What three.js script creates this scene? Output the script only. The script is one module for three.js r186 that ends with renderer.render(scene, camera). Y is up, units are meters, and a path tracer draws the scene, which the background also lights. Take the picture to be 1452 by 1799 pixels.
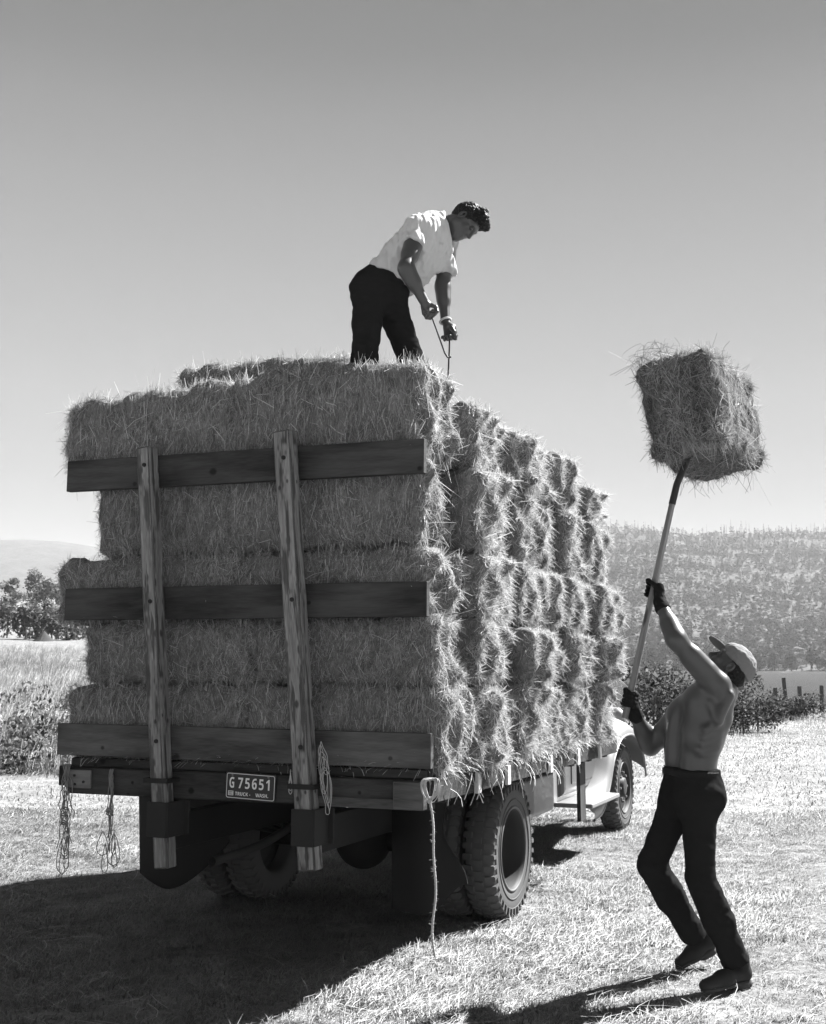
import * as THREE from 'three';
import { mergeGeometries, mergeVertices } from 'three/addons/utils/BufferGeometryUtils.js';
import { RoundedBoxGeometry } from 'three/addons/geometries/RoundedBoxGeometry.js';
import { ImprovedNoise } from 'three/addons/math/ImprovedNoise.js';

// ---------------------------------------------------------------- camera, sky, sun, exposure
const scene = new THREE.Scene();
const EYE = 1.6, FOCAL = 2100, MIDX = 726, MIDY = 899.5, HORIZON = 1175;
const PITCH = Math.atan((HORIZON - MIDY) / FOCAL);
const camera = new THREE.PerspectiveCamera(2 * Math.atan(MIDY / FOCAL) * 180 / Math.PI, 826 / 1024, 0.1, 12000);
camera.position.set(0, EYE, 0);
camera.rotation.x = PITCH;

const renderer = new THREE.WebGLRenderer({ antialias: true });
renderer.setSize(826, 1024);
renderer.toneMapping = THREE.LinearToneMapping;
renderer.toneMappingExposure = 4.8;
renderer.shadowMap.enabled = true;

// clear summer sky: brightest low down, darkening upwards; unseen top held level to lighten shaded grass (same in every direction)
const SKY_STEPS = [[-90, 120], [0, 128], [4, 138], [8, 150], [12.6, 158], [18, 148], [22, 137], [25.7, 122], [28.5, 103], [31, 96], [45, 95], [90, 95]];
{
  const w = 32, h = 1024, data = new Float32Array(w * h * 4);
  for (let j = 0; j < h; j++) {
    const el = ((j + 0.5) / h - 0.5) * 180;
    let k = 1;
    while (k < SKY_STEPS.length - 1 && SKY_STEPS[k][0] < el) k++;
    const [e0, s0] = SKY_STEPS[k - 1], [e1, s1] = SKY_STEPS[k];
    let t = Math.min(1, Math.max(0, (el - e0) / (e1 - e0)));
    const s = (s0 + (s1 - s0) * t) / 255;
    const lin = (s <= 0.04045 ? s / 12.92 : Math.pow((s + 0.055) / 1.055, 2.4)) / 4.8;
    for (let i = 0; i < w; i++) {
      const o = (j * w + i) * 4;
      data[o] = data[o + 1] = data[o + 2] = lin; data[o + 3] = 1;
    }
  }
  const sky = new THREE.DataTexture(data, w, h, THREE.RGBAFormat, THREE.FloatType);
  sky.mapping = THREE.EquirectangularReflectionMapping;
  sky.magFilter = sky.minFilter = THREE.LinearFilter;
  sky.needsUpdate = true;
  scene.background = sky;
  scene.environment = sky;
}
const SUN_AZ = 55 * Math.PI / 180, SUN_EL = 45 * Math.PI / 180;
const SUN = new THREE.Vector3(Math.sin(SUN_AZ) * Math.cos(SUN_EL), Math.sin(SUN_EL), -Math.cos(SUN_AZ) * Math.cos(SUN_EL));
const sun = new THREE.DirectionalLight(0xffffff, 5);
sun.name = 'sun';
sun.position.copy(SUN).multiplyScalar(40).add(new THREE.Vector3(0, 0, -8));
sun.target.position.set(0, 0, -8);
sun.castShadow = true;
sun.shadow.mapSize.set(4096, 4096);
Object.assign(sun.shadow.camera, { left: -22, right: 22, top: 22, bottom: -22, near: 1, far: 120 });
sun.shadow.radius = 1;
scene.add(sun, sun.target);
scene.fog = new THREE.FogExp2(0xffffff, 0.00027);

// ---------------------------------------------------------------- helpers
const V = (x, y, z) => new THREE.Vector3(x, y, z);
let seedState = 12345;
const rnd = () => { seedState = (seedState + 0x6d2b79f5) | 0; let t = Math.imul(seedState ^ (seedState >>> 15), 1 | seedState); t = (t + Math.imul(t ^ (t >>> 7), 61 | t)) ^ t; return ((t ^ (t >>> 14)) >>> 0) / 4294967296; };
const reseed = (n) => { seedState = n * 7919 + 17; };
const rr = (a, b) => a + (b - a) * rnd();
const gauss = () => (rnd() + rnd() + rnd() + rnd() - 2) * 1.0;
const perlin = new ImprovedNoise();
const noise = (x, y, z) => perlin.noise(x + 31.7, y + 17.3, z + 5.1);
const fbm = (x, y, z, o = 3) => { let s = 0, a = 1; for (let i = 0; i < o; i++) { s += a * noise(x, y, z); x *= 2.03; y *= 2.03; z *= 2.03; a *= 0.5; } return s; };
const clamp = THREE.MathUtils.clamp, lerp = THREE.MathUtils.lerp, smooth = THREE.MathUtils.smoothstep;
// where a thing stands that is seen in a given direction at a given distance ahead
function at(px, py, depth) {
  const u = (px - MIDX) / FOCAL, v = (py - MIDY) / FOCAL;
  const y = -v * Math.cos(PITCH) + Math.sin(PITCH), z = Math.cos(PITCH) + v * Math.sin(PITCH);
  return V(u / z * depth, EYE + y / z * depth, -depth);
}
const names = new Map();
function numbered(n) { const k = names.get(n) ?? 0; names.set(n, k + 1); return k ? n + '_' + String(k).padStart(3, '0') : n; }
function tag(o, label, category, group, kind) {
  if (label) o.userData.label = label;
  if (category) o.userData.category = category;
  if (group) o.userData.group = group;
  if (kind) o.userData.kind = kind;
  return o;
}
function mesh(name, geometry, material, parent) {
  const m = new THREE.Mesh(geometry, material);
  m.name = parent && parent !== scene ? name : numbered(name);
  m.castShadow = m.receiveShadow = true;
  (parent ?? scene).add(m);
  return m;
}
function group(name, position, turn = 0, parent = scene) {
  const g = new THREE.Group();
  g.name = parent === scene ? numbered(name) : name;
  if (position) g.position.copy(position);
  g.rotation.y = turn;
  parent.add(g);
  return g;
}
const gray = (v) => new THREE.Color().setRGB(v, v, v);
const mat = (v, roughness = 0.9, extra = {}) => new THREE.MeshPhysicalMaterial({ color: gray(v), roughness, specularIntensity: roughness > 0.5 ? 0.3 : 1, ...extra });
const matP = (v, roughness = 0.9, extra = {}) => new THREE.MeshPhysicalMaterial({ color: gray(v), roughness, ...extra });
function strip(g, keep = ['position', 'normal']) { for (const k of Object.keys(g.attributes)) if (!keep.includes(k)) g.deleteAttribute(k); return g; }
function box(w, h, d, x = 0, y = 0, z = 0, r = 0.006) {
  const g = r ? new RoundedBoxGeometry(w, h, d, 1, Math.min(r, w / 2.1, h / 2.1, d / 2.1)) : new THREE.BoxGeometry(w, h, d).toNonIndexed();
  g.translate(x, y, z);
  return g;
}
// uv in metres, grain along the given axis
function grain(g, axis, ou = 0, ov = 0) {
  const p = g.attributes.position, n = g.attributes.normal, uv = new Float32Array(p.count * 2), A = 'xyz'.indexOf(axis);
  for (let i = 0; i < p.count; i++) {
    const nn = [Math.abs(n.getX(i)), Math.abs(n.getY(i)), Math.abs(n.getZ(i))], pp = [p.getX(i), p.getY(i), p.getZ(i)];
    let dom = nn.indexOf(Math.max(...nn));
    const rest = [0, 1, 2].filter((k) => k !== dom);
    let u, v;
    if (dom === A) { u = pp[rest[0]]; v = pp[rest[1]]; } else { v = pp[A]; u = pp[rest.find((k) => k !== A)] + dom * 0.37; }
    uv[2 * i] = u + ou; uv[2 * i + 1] = v + ov;
  }
  g.setAttribute('uv', new THREE.BufferAttribute(uv, 2));
  return g;
}
function tube(points, r, seg = 24, rad = 6, closed = false) {
  return new THREE.TubeGeometry(new THREE.CatmullRomCurve3(points, closed, 'centripetal'), seg, r, rad, closed);
}
function rod(a, b, ra, rb = ra, sides = 10) {
  const d = b.clone().sub(a), g = new THREE.CylinderGeometry(rb, ra, d.length(), sides);
  g.applyQuaternion(new THREE.Quaternion().setFromUnitVectors(V(0, 1, 0), d.clone().normalize()));
  g.translate((a.x + b.x) / 2, (a.y + b.y) / 2, (a.z + b.z) / 2);
  return g;
}
const merge = (list) => mergeGeometries(list.map((g) => { const k = g.index ? g.toNonIndexed() : g; return strip(k.clone()); }));
const mergeUv = (list) => mergeGeometries(list.map((g) => { const k = g.index ? g.toNonIndexed() : g; return strip(k.clone(), ['position', 'normal', 'uv']); }));
function dataTexture(w, h, f, srgb = false) {
  const d = new Uint8Array(w * h * 4);
  for (let j = 0; j < h; j++) for (let i = 0; i < w; i++) {
    const v = clamp(Math.round(f(i, j) * 255), 0, 255), o = (j * w + i) * 4;
    d[o] = d[o + 1] = d[o + 2] = v; d[o + 3] = 255;
  }
  const t = new THREE.DataTexture(d, w, h);
  t.wrapS = t.wrapT = THREE.RepeatWrapping;
  t.magFilter = THREE.LinearFilter; t.minFilter = THREE.LinearMipmapLinearFilter; t.generateMipmaps = true;
  if (srgb) t.colorSpace = THREE.SRGBColorSpace;
  t.needsUpdate = true;
  return t;
}
// noise that repeats over a tile of n x m cells
function tileNoise(n, m, seed) {
  reseed(seed);
  const g = new Float32Array(n * m).map(() => rnd());
  return (x, y) => {
    const fx = ((x % 1) + 1) % 1 * n, fy = ((y % 1) + 1) % 1 * m, x0 = Math.floor(fx) % n, y0 = Math.floor(fy) % m, x1 = (x0 + 1) % n, y1 = (y0 + 1) % m;
    let tx = fx - Math.floor(fx), ty = fy - Math.floor(fy); tx = tx * tx * (3 - 2 * tx); ty = ty * ty * (3 - 2 * ty);
    return lerp(lerp(g[y0 * n + x0], g[y0 * n + x1], tx), lerp(g[y1 * n + x0], g[y1 * n + x1], tx), ty);
  };
}
// closed surface of a signed distance field, by averaging the crossings in each cell
function skin(sdf, lo, hi, cell) {
  const nx = Math.ceil((hi.x - lo.x) / cell) + 1, ny = Math.ceil((hi.y - lo.y) / cell) + 1, nz = Math.ceil((hi.z - lo.z) / cell) + 1;
  const val = new Float32Array(nx * ny * nz), id = (i, j, k) => (k * ny + j) * nx + i;
  for (let k = 0; k < nz; k++) for (let j = 0; j < ny; j++) for (let i = 0; i < nx;) {
    const v = sdf(lo.x + i * cell, lo.y + j * cell, lo.z + k * cell);
    val[id(i, j, k)] = v;
    let jump = 1; // far from the surface the neighbours need no value of their own
    if (Math.abs(v) > 4 * cell) { const n = Math.min(nx - i, Math.floor(Math.abs(v) * 0.6 / cell)); for (; jump < n; jump++) val[id(i + jump, j, k)] = v > 0 ? 1 : -1; }
    i += jump;
  }
  const vert = new Int32Array(nx * ny * nz).fill(-1), pos = [], idx = [];
  const C = [[0, 0, 0], [1, 0, 0], [0, 1, 0], [1, 1, 0], [0, 0, 1], [1, 0, 1], [0, 1, 1], [1, 1, 1]];
  const E = [[0, 1], [2, 3], [4, 5], [6, 7], [0, 2], [1, 3], [4, 6], [5, 7], [0, 4], [1, 5], [2, 6], [3, 7]];
  for (let k = 0; k < nz - 1; k++) for (let j = 0; j < ny - 1; j++) for (let i = 0; i < nx - 1; i++) {
    const v = C.map(([a, b, c]) => val[id(i + a, j + b, k + c)]);
    let neg = 0; for (const q of v) if (q < 0) neg++;
    if (!neg || neg === 8) continue;
    let x = 0, y = 0, z = 0, n = 0;
    for (const [a, b] of E) if ((v[a] < 0) !== (v[b] < 0)) {
      const t = v[a] / (v[a] - v[b]);
      x += lerp(C[a][0], C[b][0], t); y += lerp(C[a][1], C[b][1], t); z += lerp(C[a][2], C[b][2], t); n++;
    }
    vert[id(i, j, k)] = pos.length / 3;
    pos.push(lo.x + (i + x / n) * cell, lo.y + (j + y / n) * cell, lo.z + (k + z / n) * cell);
  }
  const quad = (a, b, c, d, flip) => { if (a < 0 || b < 0 || c < 0 || d < 0) return; flip ? idx.push(a, c, b, a, d, c) : idx.push(a, b, c, a, c, d); };
  for (let k = 1; k < nz - 1; k++) for (let j = 1; j < ny - 1; j++) for (let i = 1; i < nx - 1; i++) {
    const s = val[id(i, j, k)] < 0;
    if (s !== val[id(i + 1, j, k)] < 0) quad(vert[id(i, j - 1, k - 1)], vert[id(i, j, k - 1)], vert[id(i, j, k)], vert[id(i, j - 1, k)], !s);
    if (s !== val[id(i, j + 1, k)] < 0) quad(vert[id(i - 1, j, k - 1)], vert[id(i - 1, j, k)], vert[id(i, j, k)], vert[id(i, j, k - 1)], !s);
    if (s !== val[id(i, j, k + 1)] < 0) quad(vert[id(i - 1, j - 1, k)], vert[id(i, j - 1, k)], vert[id(i, j, k)], vert[id(i - 1, j, k)], !s);
  }
  const p = new Float32Array(pos), nrm = new Float32Array(pos.length), e = cell * 0.4;
  for (let i = 0; i < p.length; i += 3) {
    const x = p[i], y = p[i + 1], z = p[i + 2];
    const gx = sdf(x + e, y, z) - sdf(x - e, y, z), gy = sdf(x, y + e, z) - sdf(x, y - e, z), gz = sdf(x, y, z + e) - sdf(x, y, z - e), l = Math.hypot(gx, gy, gz) || 1;
    nrm[i] = gx / l; nrm[i + 1] = gy / l; nrm[i + 2] = gz / l;
  }
  const g = new THREE.BufferGeometry();
  g.setAttribute('position', new THREE.BufferAttribute(p, 3));
  g.setAttribute('normal', new THREE.BufferAttribute(nrm, 3));
  g.setIndex(idx);
  return g;
}
// distance fields
const smin = (a, b, k) => { const h = Math.max(k - Math.abs(a - b), 0) / k; return Math.min(a, b) - h * h * k * 0.25; };
const smax = (a, b, k) => -smin(-a, -b, k);
function cap(a, b, ra, rb = ra) {
  const ax = a.x, ay = a.y, az = a.z, bx = b.x - ax, by = b.y - ay, bz = b.z - az, l = bx * bx + by * by + bz * bz || 1e-9;
  return (x, y, z) => {
    const px = x - ax, py = y - ay, pz = z - az, t = clamp((px * bx + py * by + pz * bz) / l, 0, 1);
    return Math.hypot(px - bx * t, py - by * t, pz - bz * t) - (ra + (rb - ra) * t);
  };
}
function blob(c, X, Y, Z, rx, ry, rz) { // ellipsoid with its own axes
  return (x, y, z) => {
    const dx = x - c.x, dy = y - c.y, dz = z - c.z;
    const a = dx * X.x + dy * X.y + dz * X.z, b = dx * Y.x + dy * Y.y + dz * Y.z, q = dx * Z.x + dy * Z.y + dz * Z.z;
    const k0 = Math.hypot(a / rx, b / ry, q / rz), k1 = Math.hypot(a / rx / rx, b / ry / ry, q / rz / rz) || 1e-9;
    return k0 < 1e-6 ? -Math.min(rx, ry, rz) : k0 * (k0 - 1) / k1;
  };
}
const join = (list, k) => (x, y, z) => { let d = 9; for (const f of list) d = smin(d, f(x, y, z), k); return d; };
const half = (p, n) => { const q = n.clone().normalize(); return (x, y, z) => (x - p.x) * q.x + (y - p.y) * q.y + (z - p.z) * q.z; }; // positive on the side n points to
function bounds(points, pad) { const b = new THREE.Box3().setFromPoints(points); b.expandByScalar(pad); return b; }

// ---------------------------------------------------------------- the setting: ground, hills, field edges
const RISE = [[0, 0], [13, 0], [22, 0.35], [40, 1.35], [80, 3.5], [160, 9.4], [300, 19], [600, 26], [6000, 60]];
function height(x, z) {
  const D = -z;
  let k = 1;
  while (k < RISE.length - 1 && RISE[k][0] < D) k++;
  const t = clamp((D - RISE[k - 1][0]) / (RISE[k][0] - RISE[k - 1][0]), 0, 1);
  const left = lerp(RISE[k - 1][1], RISE[k][1], t) * smooth(-x, 1, 9);
  const right = 0.7 * smooth(D, 120, 350) * smooth(x, -5, 10);
  const near = Math.hypot(x, z + 8);
  return left + right + 0.05 * fbm(x * 0.25, z * 0.25, 3) * smooth(near, 6, 16) + 0.25 * fbm(x * 0.05, z * 0.05, 9) * smooth(near, 25, 60);
}
const soilFine = tileNoise(64, 64, 3), soilMid = tileNoise(17, 17, 4), soilBig = tileNoise(6, 6, 5);
const soilTexture = dataTexture(512, 512, (i, j) => {
  const x = i / 512, y = j / 512;
  return 0.30 + 0.30 * soilFine(x, y) + 0.22 * soilMid(x, y) + 0.2 * soilBig(x, y) - 0.1 + 0.14 * (rnd() - 0.5);
});
{
  const N = 260, pos = [], uv = [], idx = [], warp = (u, c) => c + 2.2 * Math.sinh(u * 7.9);
  for (let j = 0; j <= N; j++) for (let i = 0; i <= N; i++) {
    const x = warp(i / N * 2 - 1, 0.5), z = warp(j / N * 2 - 1, -9);
    pos.push(x, height(x, z), z); uv.push(x / 2.6, z / 2.6);
  }
  for (let j = 0; j < N; j++) for (let i = 0; i < N; i++) { const a = j * (N + 1) + i; idx.push(a, a + N + 1, a + 1, a + 1, a + N + 1, a + N + 2); }
  const g = new THREE.BufferGeometry();
  g.setAttribute('position', new THREE.Float32BufferAttribute(pos, 3));
  g.setAttribute('uv', new THREE.Float32BufferAttribute(uv, 2));
  g.setIndex(idx); g.computeVertexNormals();
  const m = mat(0.3, 1, { map: soilTexture, bumpMap: soilTexture, bumpScale: 0.03 });
  tag(mesh('ground', g, m), 'mown hay field with short pale stubble', undefined, undefined, 'structure');
}
function hill(name, label, x0, x1, d0, d1, nx, nd, h, albedo) {
  const pos = [], uv = [], idx = [];
  for (let j = 0; j <= nd; j++) for (let i = 0; i <= nx; i++) {
    const x = lerp(x0, x1, i / nx), D = lerp(d0, d1, j / nd);
    pos.push(x, h(x, D), -D); uv.push(x / 60, D / 60);
  }
  for (let j = 0; j < nd; j++) for (let i = 0; i < nx; i++) { const a = j * (nx + 1) + i; idx.push(a, a + 1, a + nx + 1, a + 1, a + nx + 2, a + nx + 1); }
  const g = new THREE.BufferGeometry();
  g.setAttribute('position', new THREE.Float32BufferAttribute(pos, 3));
  g.setAttribute('uv', new THREE.Float32BufferAttribute(uv, 2));
  g.setIndex(idx); g.computeVertexNormals();
  return tag(mesh(name, g, mat(albedo, 1, { map: soilTexture })), label, undefined, undefined, 'structure');
}
const hillRight = (x, D) => {
  const ridge = 103 + 15 * fbm(x / 150, 2.2, 0, 3) - 0.02 * (x - 150);
  const t = clamp((D - 360) / 500, 0, 1.25), up = t < 1 ? Math.pow(t, 1.15) : 1 - (t - 1) * 1.6;
  return -2 + ridge * up * smooth(x, -260, 60) + 5 * fbm(x / 70, D / 70, 4, 3) * smooth(D, 360, 480) * (1 - 0.6 * smooth(D, 760, 850));
};
hill('hillside', 'brush-covered hill across the field on the right', -260, 1300, 350, 1000, 130, 60, hillRight, 0.11);
const hillLeft = (x, D) => {
  const ridge = 128 - 0.10 * (x + 380) + 12 * fbm(x / 200, 7.1, 0, 4);
  return -5 + ridge * smooth(D, 720, 1200) * smooth(-x, -140, 240) * (1 - 0.3 * smooth(D, 1200, 1450));
};
hill('far_hill', 'hazy low hill beyond the trees on the left', -1300, 320, 680, 1450, 90, 24, hillLeft, 0.12);

// rough pasture beyond the fence, greener and darker than the mown field
{
  const pos = [], uv = [], idx = [], nx = 60, nd = 50;
  for (let j = 0; j <= nd; j++) for (let i = 0; i <= nx; i++) {
    const D = 52 * Math.pow(400 / 52, j / nd), x = lerp(0.06, 0.75, i / nx) * D + 3 * noise(j * 0.4, i * 0.2, 2);
    pos.push(x, height(x, -D) + 0.03 + 0.1 * smooth(D, 52, 70), -D); uv.push(x / 7, D / 7);
  }
  for (let j = 0; j < nd; j++) for (let i = 0; i < nx; i++) { const a = j * (nx + 1) + i; idx.push(a, a + 1, a + nx + 1, a + 1, a + nx + 2, a + nx + 1); }
  const g = new THREE.BufferGeometry();
  g.setAttribute('position', new THREE.Float32BufferAttribute(pos, 3));
  g.setAttribute('uv', new THREE.Float32BufferAttribute(uv, 2));
  g.setIndex(idx); g.computeVertexNormals();
  tag(mesh('pasture', g, mat(0.04, 1, { map: soilTexture, bumpMap: soilTexture, bumpScale: 0.2 })), 'rough grey pasture beyond the fence', undefined, undefined, 'structure');
}
// foliage: many small leaf faces spread through a crown, thicker towards its lumps
function leaves(count, lobes, size, shade = [0.06, 0.13], up = 0.35) {
  const pos = [], nor = [], col = [], v = V(0, 0, 0), a = V(0, 0, 0), b = V(0, 0, 0), n = V(0, 0, 0);
  for (let i = 0; i < count; i++) {
    const [cx, cy, cz, rx, ry, rz] = lobes[Math.floor(rnd() * lobes.length)];
    v.set(gauss(), gauss(), gauss()).normalize().multiplyScalar(Math.pow(rr(0.25, 1), 0.5) * rr(0.75, 1.12));
    const c = V(cx + v.x * rx, cy + v.y * ry, cz + v.z * rz);
    n.set(gauss(), gauss() + up, gauss()).normalize();
    a.set(gauss(), gauss(), gauss()).cross(n).normalize(); b.crossVectors(n, a);
    const s = size * rr(0.6, 1.3), w = s * rr(0.4, 0.7), g = rr(shade[0], shade[1]);
    const P = [c.clone().addScaledVector(a, -s), c.clone().addScaledVector(b, w), c.clone().addScaledVector(a, s), c.clone().addScaledVector(b, -w)];
    for (const k of [0, 1, 2, 0, 2, 3]) { pos.push(P[k].x, P[k].y, P[k].z); nor.push(n.x, n.y, n.z); col.push(g, g, g); }
  }
  const g = new THREE.BufferGeometry();
  g.setAttribute('position', new THREE.Float32BufferAttribute(pos, 3));
  g.setAttribute('normal', new THREE.Float32BufferAttribute(nor, 3));
  g.setAttribute('color', new THREE.Float32BufferAttribute(col, 3));
  return g;
}
const leafMaterial = matP(1, 0.8, { specularIntensity: 0.3, vertexColors: true, side: THREE.DoubleSide, transmission: 0.35, thickness: 0 });
const barkMaterial = mat(0.07, 0.95);
const lobesFor = (n, r, h, base) => Array.from({ length: n }, () => { const t = rnd(), q = r * rr(0.3, 0.55); const an = rr(0, 6.28), off = r * rr(0.1, 0.7) * Math.sin(Math.PI * clamp(t * 0.8 + 0.15, 0, 1)); return [Math.cos(an) * off, base + t * (h - base - q * 0.6) + q * 0.3, Math.sin(an) * off, q, q * rr(0.8, 1.2), q]; });

// the wood on the hill reads as one mass: scattered brush, some conifers, bare snags along the ridge
{
  reseed(11);
  const spots = [[], [], [], []];
  for (let i = 0; i < 40000 && spots[0].length + spots[1].length + spots[2].length < 17000; i++) {
    const D = 372 + 500 * Math.pow(rnd(), 0.85), x = rr(-0.02, 0.62) * D + rr(-20, 20);
    const dense = noise(x / 45, D / 60, 7) + 0.5 * noise(x / 17, D / 22, 3);
    if (dense < -0.4 && rnd() < 0.6) continue;
    const k = rnd() < 0.03 + 0.12 * smooth(D, 650, 860) ? 2 : rnd() < 0.5 ? 0 : 1;
    spots[k].push([x, D, rr(0.4, 1.1) * (D < 470 ? 0.9 : 0.75)]);
  }
  for (let i = 0; i < 90; i++) { const D = rr(820, 866), x = rr(0.05, 0.6) * D; spots[3].push([x, D, rr(0.35, 0.85)]); }
  const shapes = [leaves(170, lobesFor(6, 2.6, 6.5, 0.4), 0.42, [0.08, 0.115], 1.6), leaves(170, lobesFor(5, 2.0, 8.0, 0.5), 0.42, [0.07, 0.11], 1.6),
    leaves(120, Array.from({ length: 7 }, (_, i) => { const t = i / 6; return [0, 1.2 + t * 10, 0, 2.2 * (1 - t) + 0.25, 1.2, 2.2 * (1 - t) + 0.25]; }), 0.42, [0.05, 0.08], 1.2),
    (() => { const g = merge([rod(V(0, -1, 0), V(0.3, 13, 0), 0.22, 0.07, 5), rod(V(0.1, 6, 0), V(1.2, 7.2, 0.2), 0.07, 0.03, 4), rod(V(0.2, 9, 0), V(-0.8, 10, 0.2), 0.06, 0.03, 4)]); g.setAttribute('color', new THREE.Float32BufferAttribute(new Float32Array(g.attributes.position.count * 3).fill(0.1), 3)); return g; })()];
  const label = ['leafy brush covering the hill on the right', 'upright young trees covering the hill on the right', 'dark conifers scattered over the hill on the right', 'bare standing snags along the ridge of the hill'];
  const nm = ['hillside_brush', 'hillside_saplings', 'hillside_conifers', 'ridge_snags'];
  const m4 = new THREE.Matrix4(), q = new THREE.Quaternion();
  spots.forEach((list, k) => {
    const im = new THREE.InstancedMesh(shapes[k], leafMaterial, list.length);
    im.name = nm[k];
    list.forEach(([x, D, s], i) => { im.setMatrixAt(i, m4.compose(V(x, hillRight(x, D) - 0.3, -D), q.setFromAxisAngle(V(0, 1, 0), rr(0, 6.28)), V(s * rr(0.8, 1.2), s, s * rr(0.8, 1.2)))); im.setColorAt(i, gray(clamp(0.82 + 0.55 * fbm(x / 55, D / 70, 14, 2), 0.45, 1.15) * rr(0.85, 1.1))); });
    im.castShadow = im.receiveShadow = true;
    scene.add(tag(im, label[k], undefined, undefined, 'stuff'));
  });
}
function tree(name, label, category, groupName, p, h, r, count, leaf, shade, trunkShare = 0.3) {
  const t = group(name, p, rr(0, 6.28));
  tag(t, label, category, groupName);
  const limbs = [rod(V(0, -0.4, 0), V(0, h * 0.55, 0), h * 0.028, h * 0.014, 7)];
  for (let i = 0; i < 5; i++) { const a = i * 1.3 + rr(0, 1), y0 = h * rr(0.25, 0.5); limbs.push(rod(V(0, y0, 0), V(Math.cos(a) * r * 0.6, y0 + h * 0.25, Math.sin(a) * r * 0.6), h * 0.011, h * 0.004, 5)); }
  mesh('trunk', merge(limbs), barkMaterial, t);
  mesh('crown', leaves(count, lobesFor(11, r, h, h * trunkShare), leaf, shade), leafMaterial, t);
  return t;
}
reseed(21);
const onGround = (px, D, dy = 0) => { const p = at(px, 1000, D); p.y = height(p.x, p.z) + dy; return p; };
// trees at the far edge of the field, right
[[1128, 350, 7.6], [1146, 340, 6.4], [1165, 352, 8.0], [1188, 345, 7.2], [1212, 360, 6.4], [1328, 350, 6.0], [1354, 356, 5.4], [1384, 350, 5.8], [1418, 346, 6.2], [1108, 346, 6.6], [1238, 350, 5.8], [1262, 356, 5.4], [1302, 352, 5.8], [1446, 350, 5.8]].forEach(([px, D, h], i) => {
  const where = ['nearest the hay load', 'second from the hay load', 'third from the hay load', 'fourth from the hay load', 'behind the raised arm', 'right of the cap', 'above the first fence post', 'above the last fence post', 'second from the right edge', 'half hidden by the load', 'behind the elbow', 'behind the face', 'just behind the cap', 'at the right edge of the view'][i];
  tree('edge_tree', 'small dark tree at the foot of the hill, ' + where, 'tree', 'trees along the far field edge', onGround(px, D), h, h * 0.62, 520, 0.45, i < 5 ? [0.03, 0.08] : [0.08, 0.18], 0.2);
});
// trees on the rise, left
[[22, 152, 4.4, 'at the left edge of the view'], [62, 160, 4.9, 'tallest, left of the load'], [84, 158, 4.3, 'second from the load'], [105, 163, 4.6, 'nearest the load'], [128, 170, 4.5, 'just behind the load']].forEach(([px, D, h, w]) =>
  tree('rise_tree', 'grey leafy tree on the rise, ' + w, 'tree', 'trees on the rise at left', onGround(px, D), h, h * 0.45, 1500, 0.17, [0.3, 0.45], 0.08));
// bushes on the left field edge
[[18, 84, 2.3, 'at the left edge of the view'], [50, 80, 2.5, 'left of the dark hay pile'], [70, 83, 2.2, 'behind the dark hay pile'], [96, 80, 2.6, 'right of the dark hay pile'], [122, 78, 2.4, 'beside the middle board of the rack'], [150, 82, 2.2, 'half hidden by the load']].forEach(([px, D, h, w]) =>
  tree('round_bush', 'rounded pale bush on the left field edge, ' + w, 'bush', 'bushes on the left field edge', onGround(px, D), h, h * 0.62, 700, 0.15, [0.25, 0.45], 0.02));
// scrub along the fence, right
reseed(33);
[[1118, 31, 1.25, 'beside the hay load'], [1142, 30, 1.45, 'behind the gloved lower hand'], [1168, 32, 1.4, 'under the forearm of the shirtless man'], [1196, 30.5, 1.35, 'behind his chest'], [1228, 33, 1.25, 'hidden behind his back'], [1268, 31, 1.3, 'behind his shoulder blade'], [1297, 30, 1.3, 'right of his shoulder'], [1322, 31, 1.3, 'last before the fence posts'], [1352, 38, 0.7, 'low, at the first fence post'], [1384, 39, 0.6, 'low, between the fence posts'], [1418, 38, 0.65, 'low, at the right edge']].forEach(([px, D, h, w]) =>
  tree('scrub_bush', 'dark weedy bush along the fence line, ' + w, 'bush', 'scrub along the fence line', onGround(px, D), h * 1.1, 0.95, 1300, 0.045, [0.08, 0.24], 0.0));

// fence posts, right
{
  reseed(40);
  const wood = mat(0.06, 0.95);
  [[1150, 30, 0.9, 0.05, 'dark fence post standing in the scrub beside the hay load'], [1353, 43, 0.95, 0.02, 'short fence post at the edge of the scrub'], [1374, 44, 1.3, -0.1, 'tall leaning fence post between two short ones'], [1396, 42, 1.0, 0.0, 'stout fence post, second from the right'], [1433, 43, 1.0, 0.03, 'stout fence post at the right edge of the view']].forEach(([px, D, h, lean, label]) => {
    const p = onGround(px, D), g = rod(V(0, -0.3, 0), V(lean, h, 0.02), 0.085, 0.075, 9);
    const q = g.attributes.position;
    for (let i = 0; i < q.count; i++) q.setXYZ(i, q.getX(i) + 0.012 * noise(q.getX(i) * 20, q.getY(i) * 4, q.getZ(i) * 20), q.getY(i), q.getZ(i));
    const m = mesh('fence_post', g, wood); m.position.copy(p);
    tag(m, label, 'fence post', 'fence posts at right');
  });
}
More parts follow.
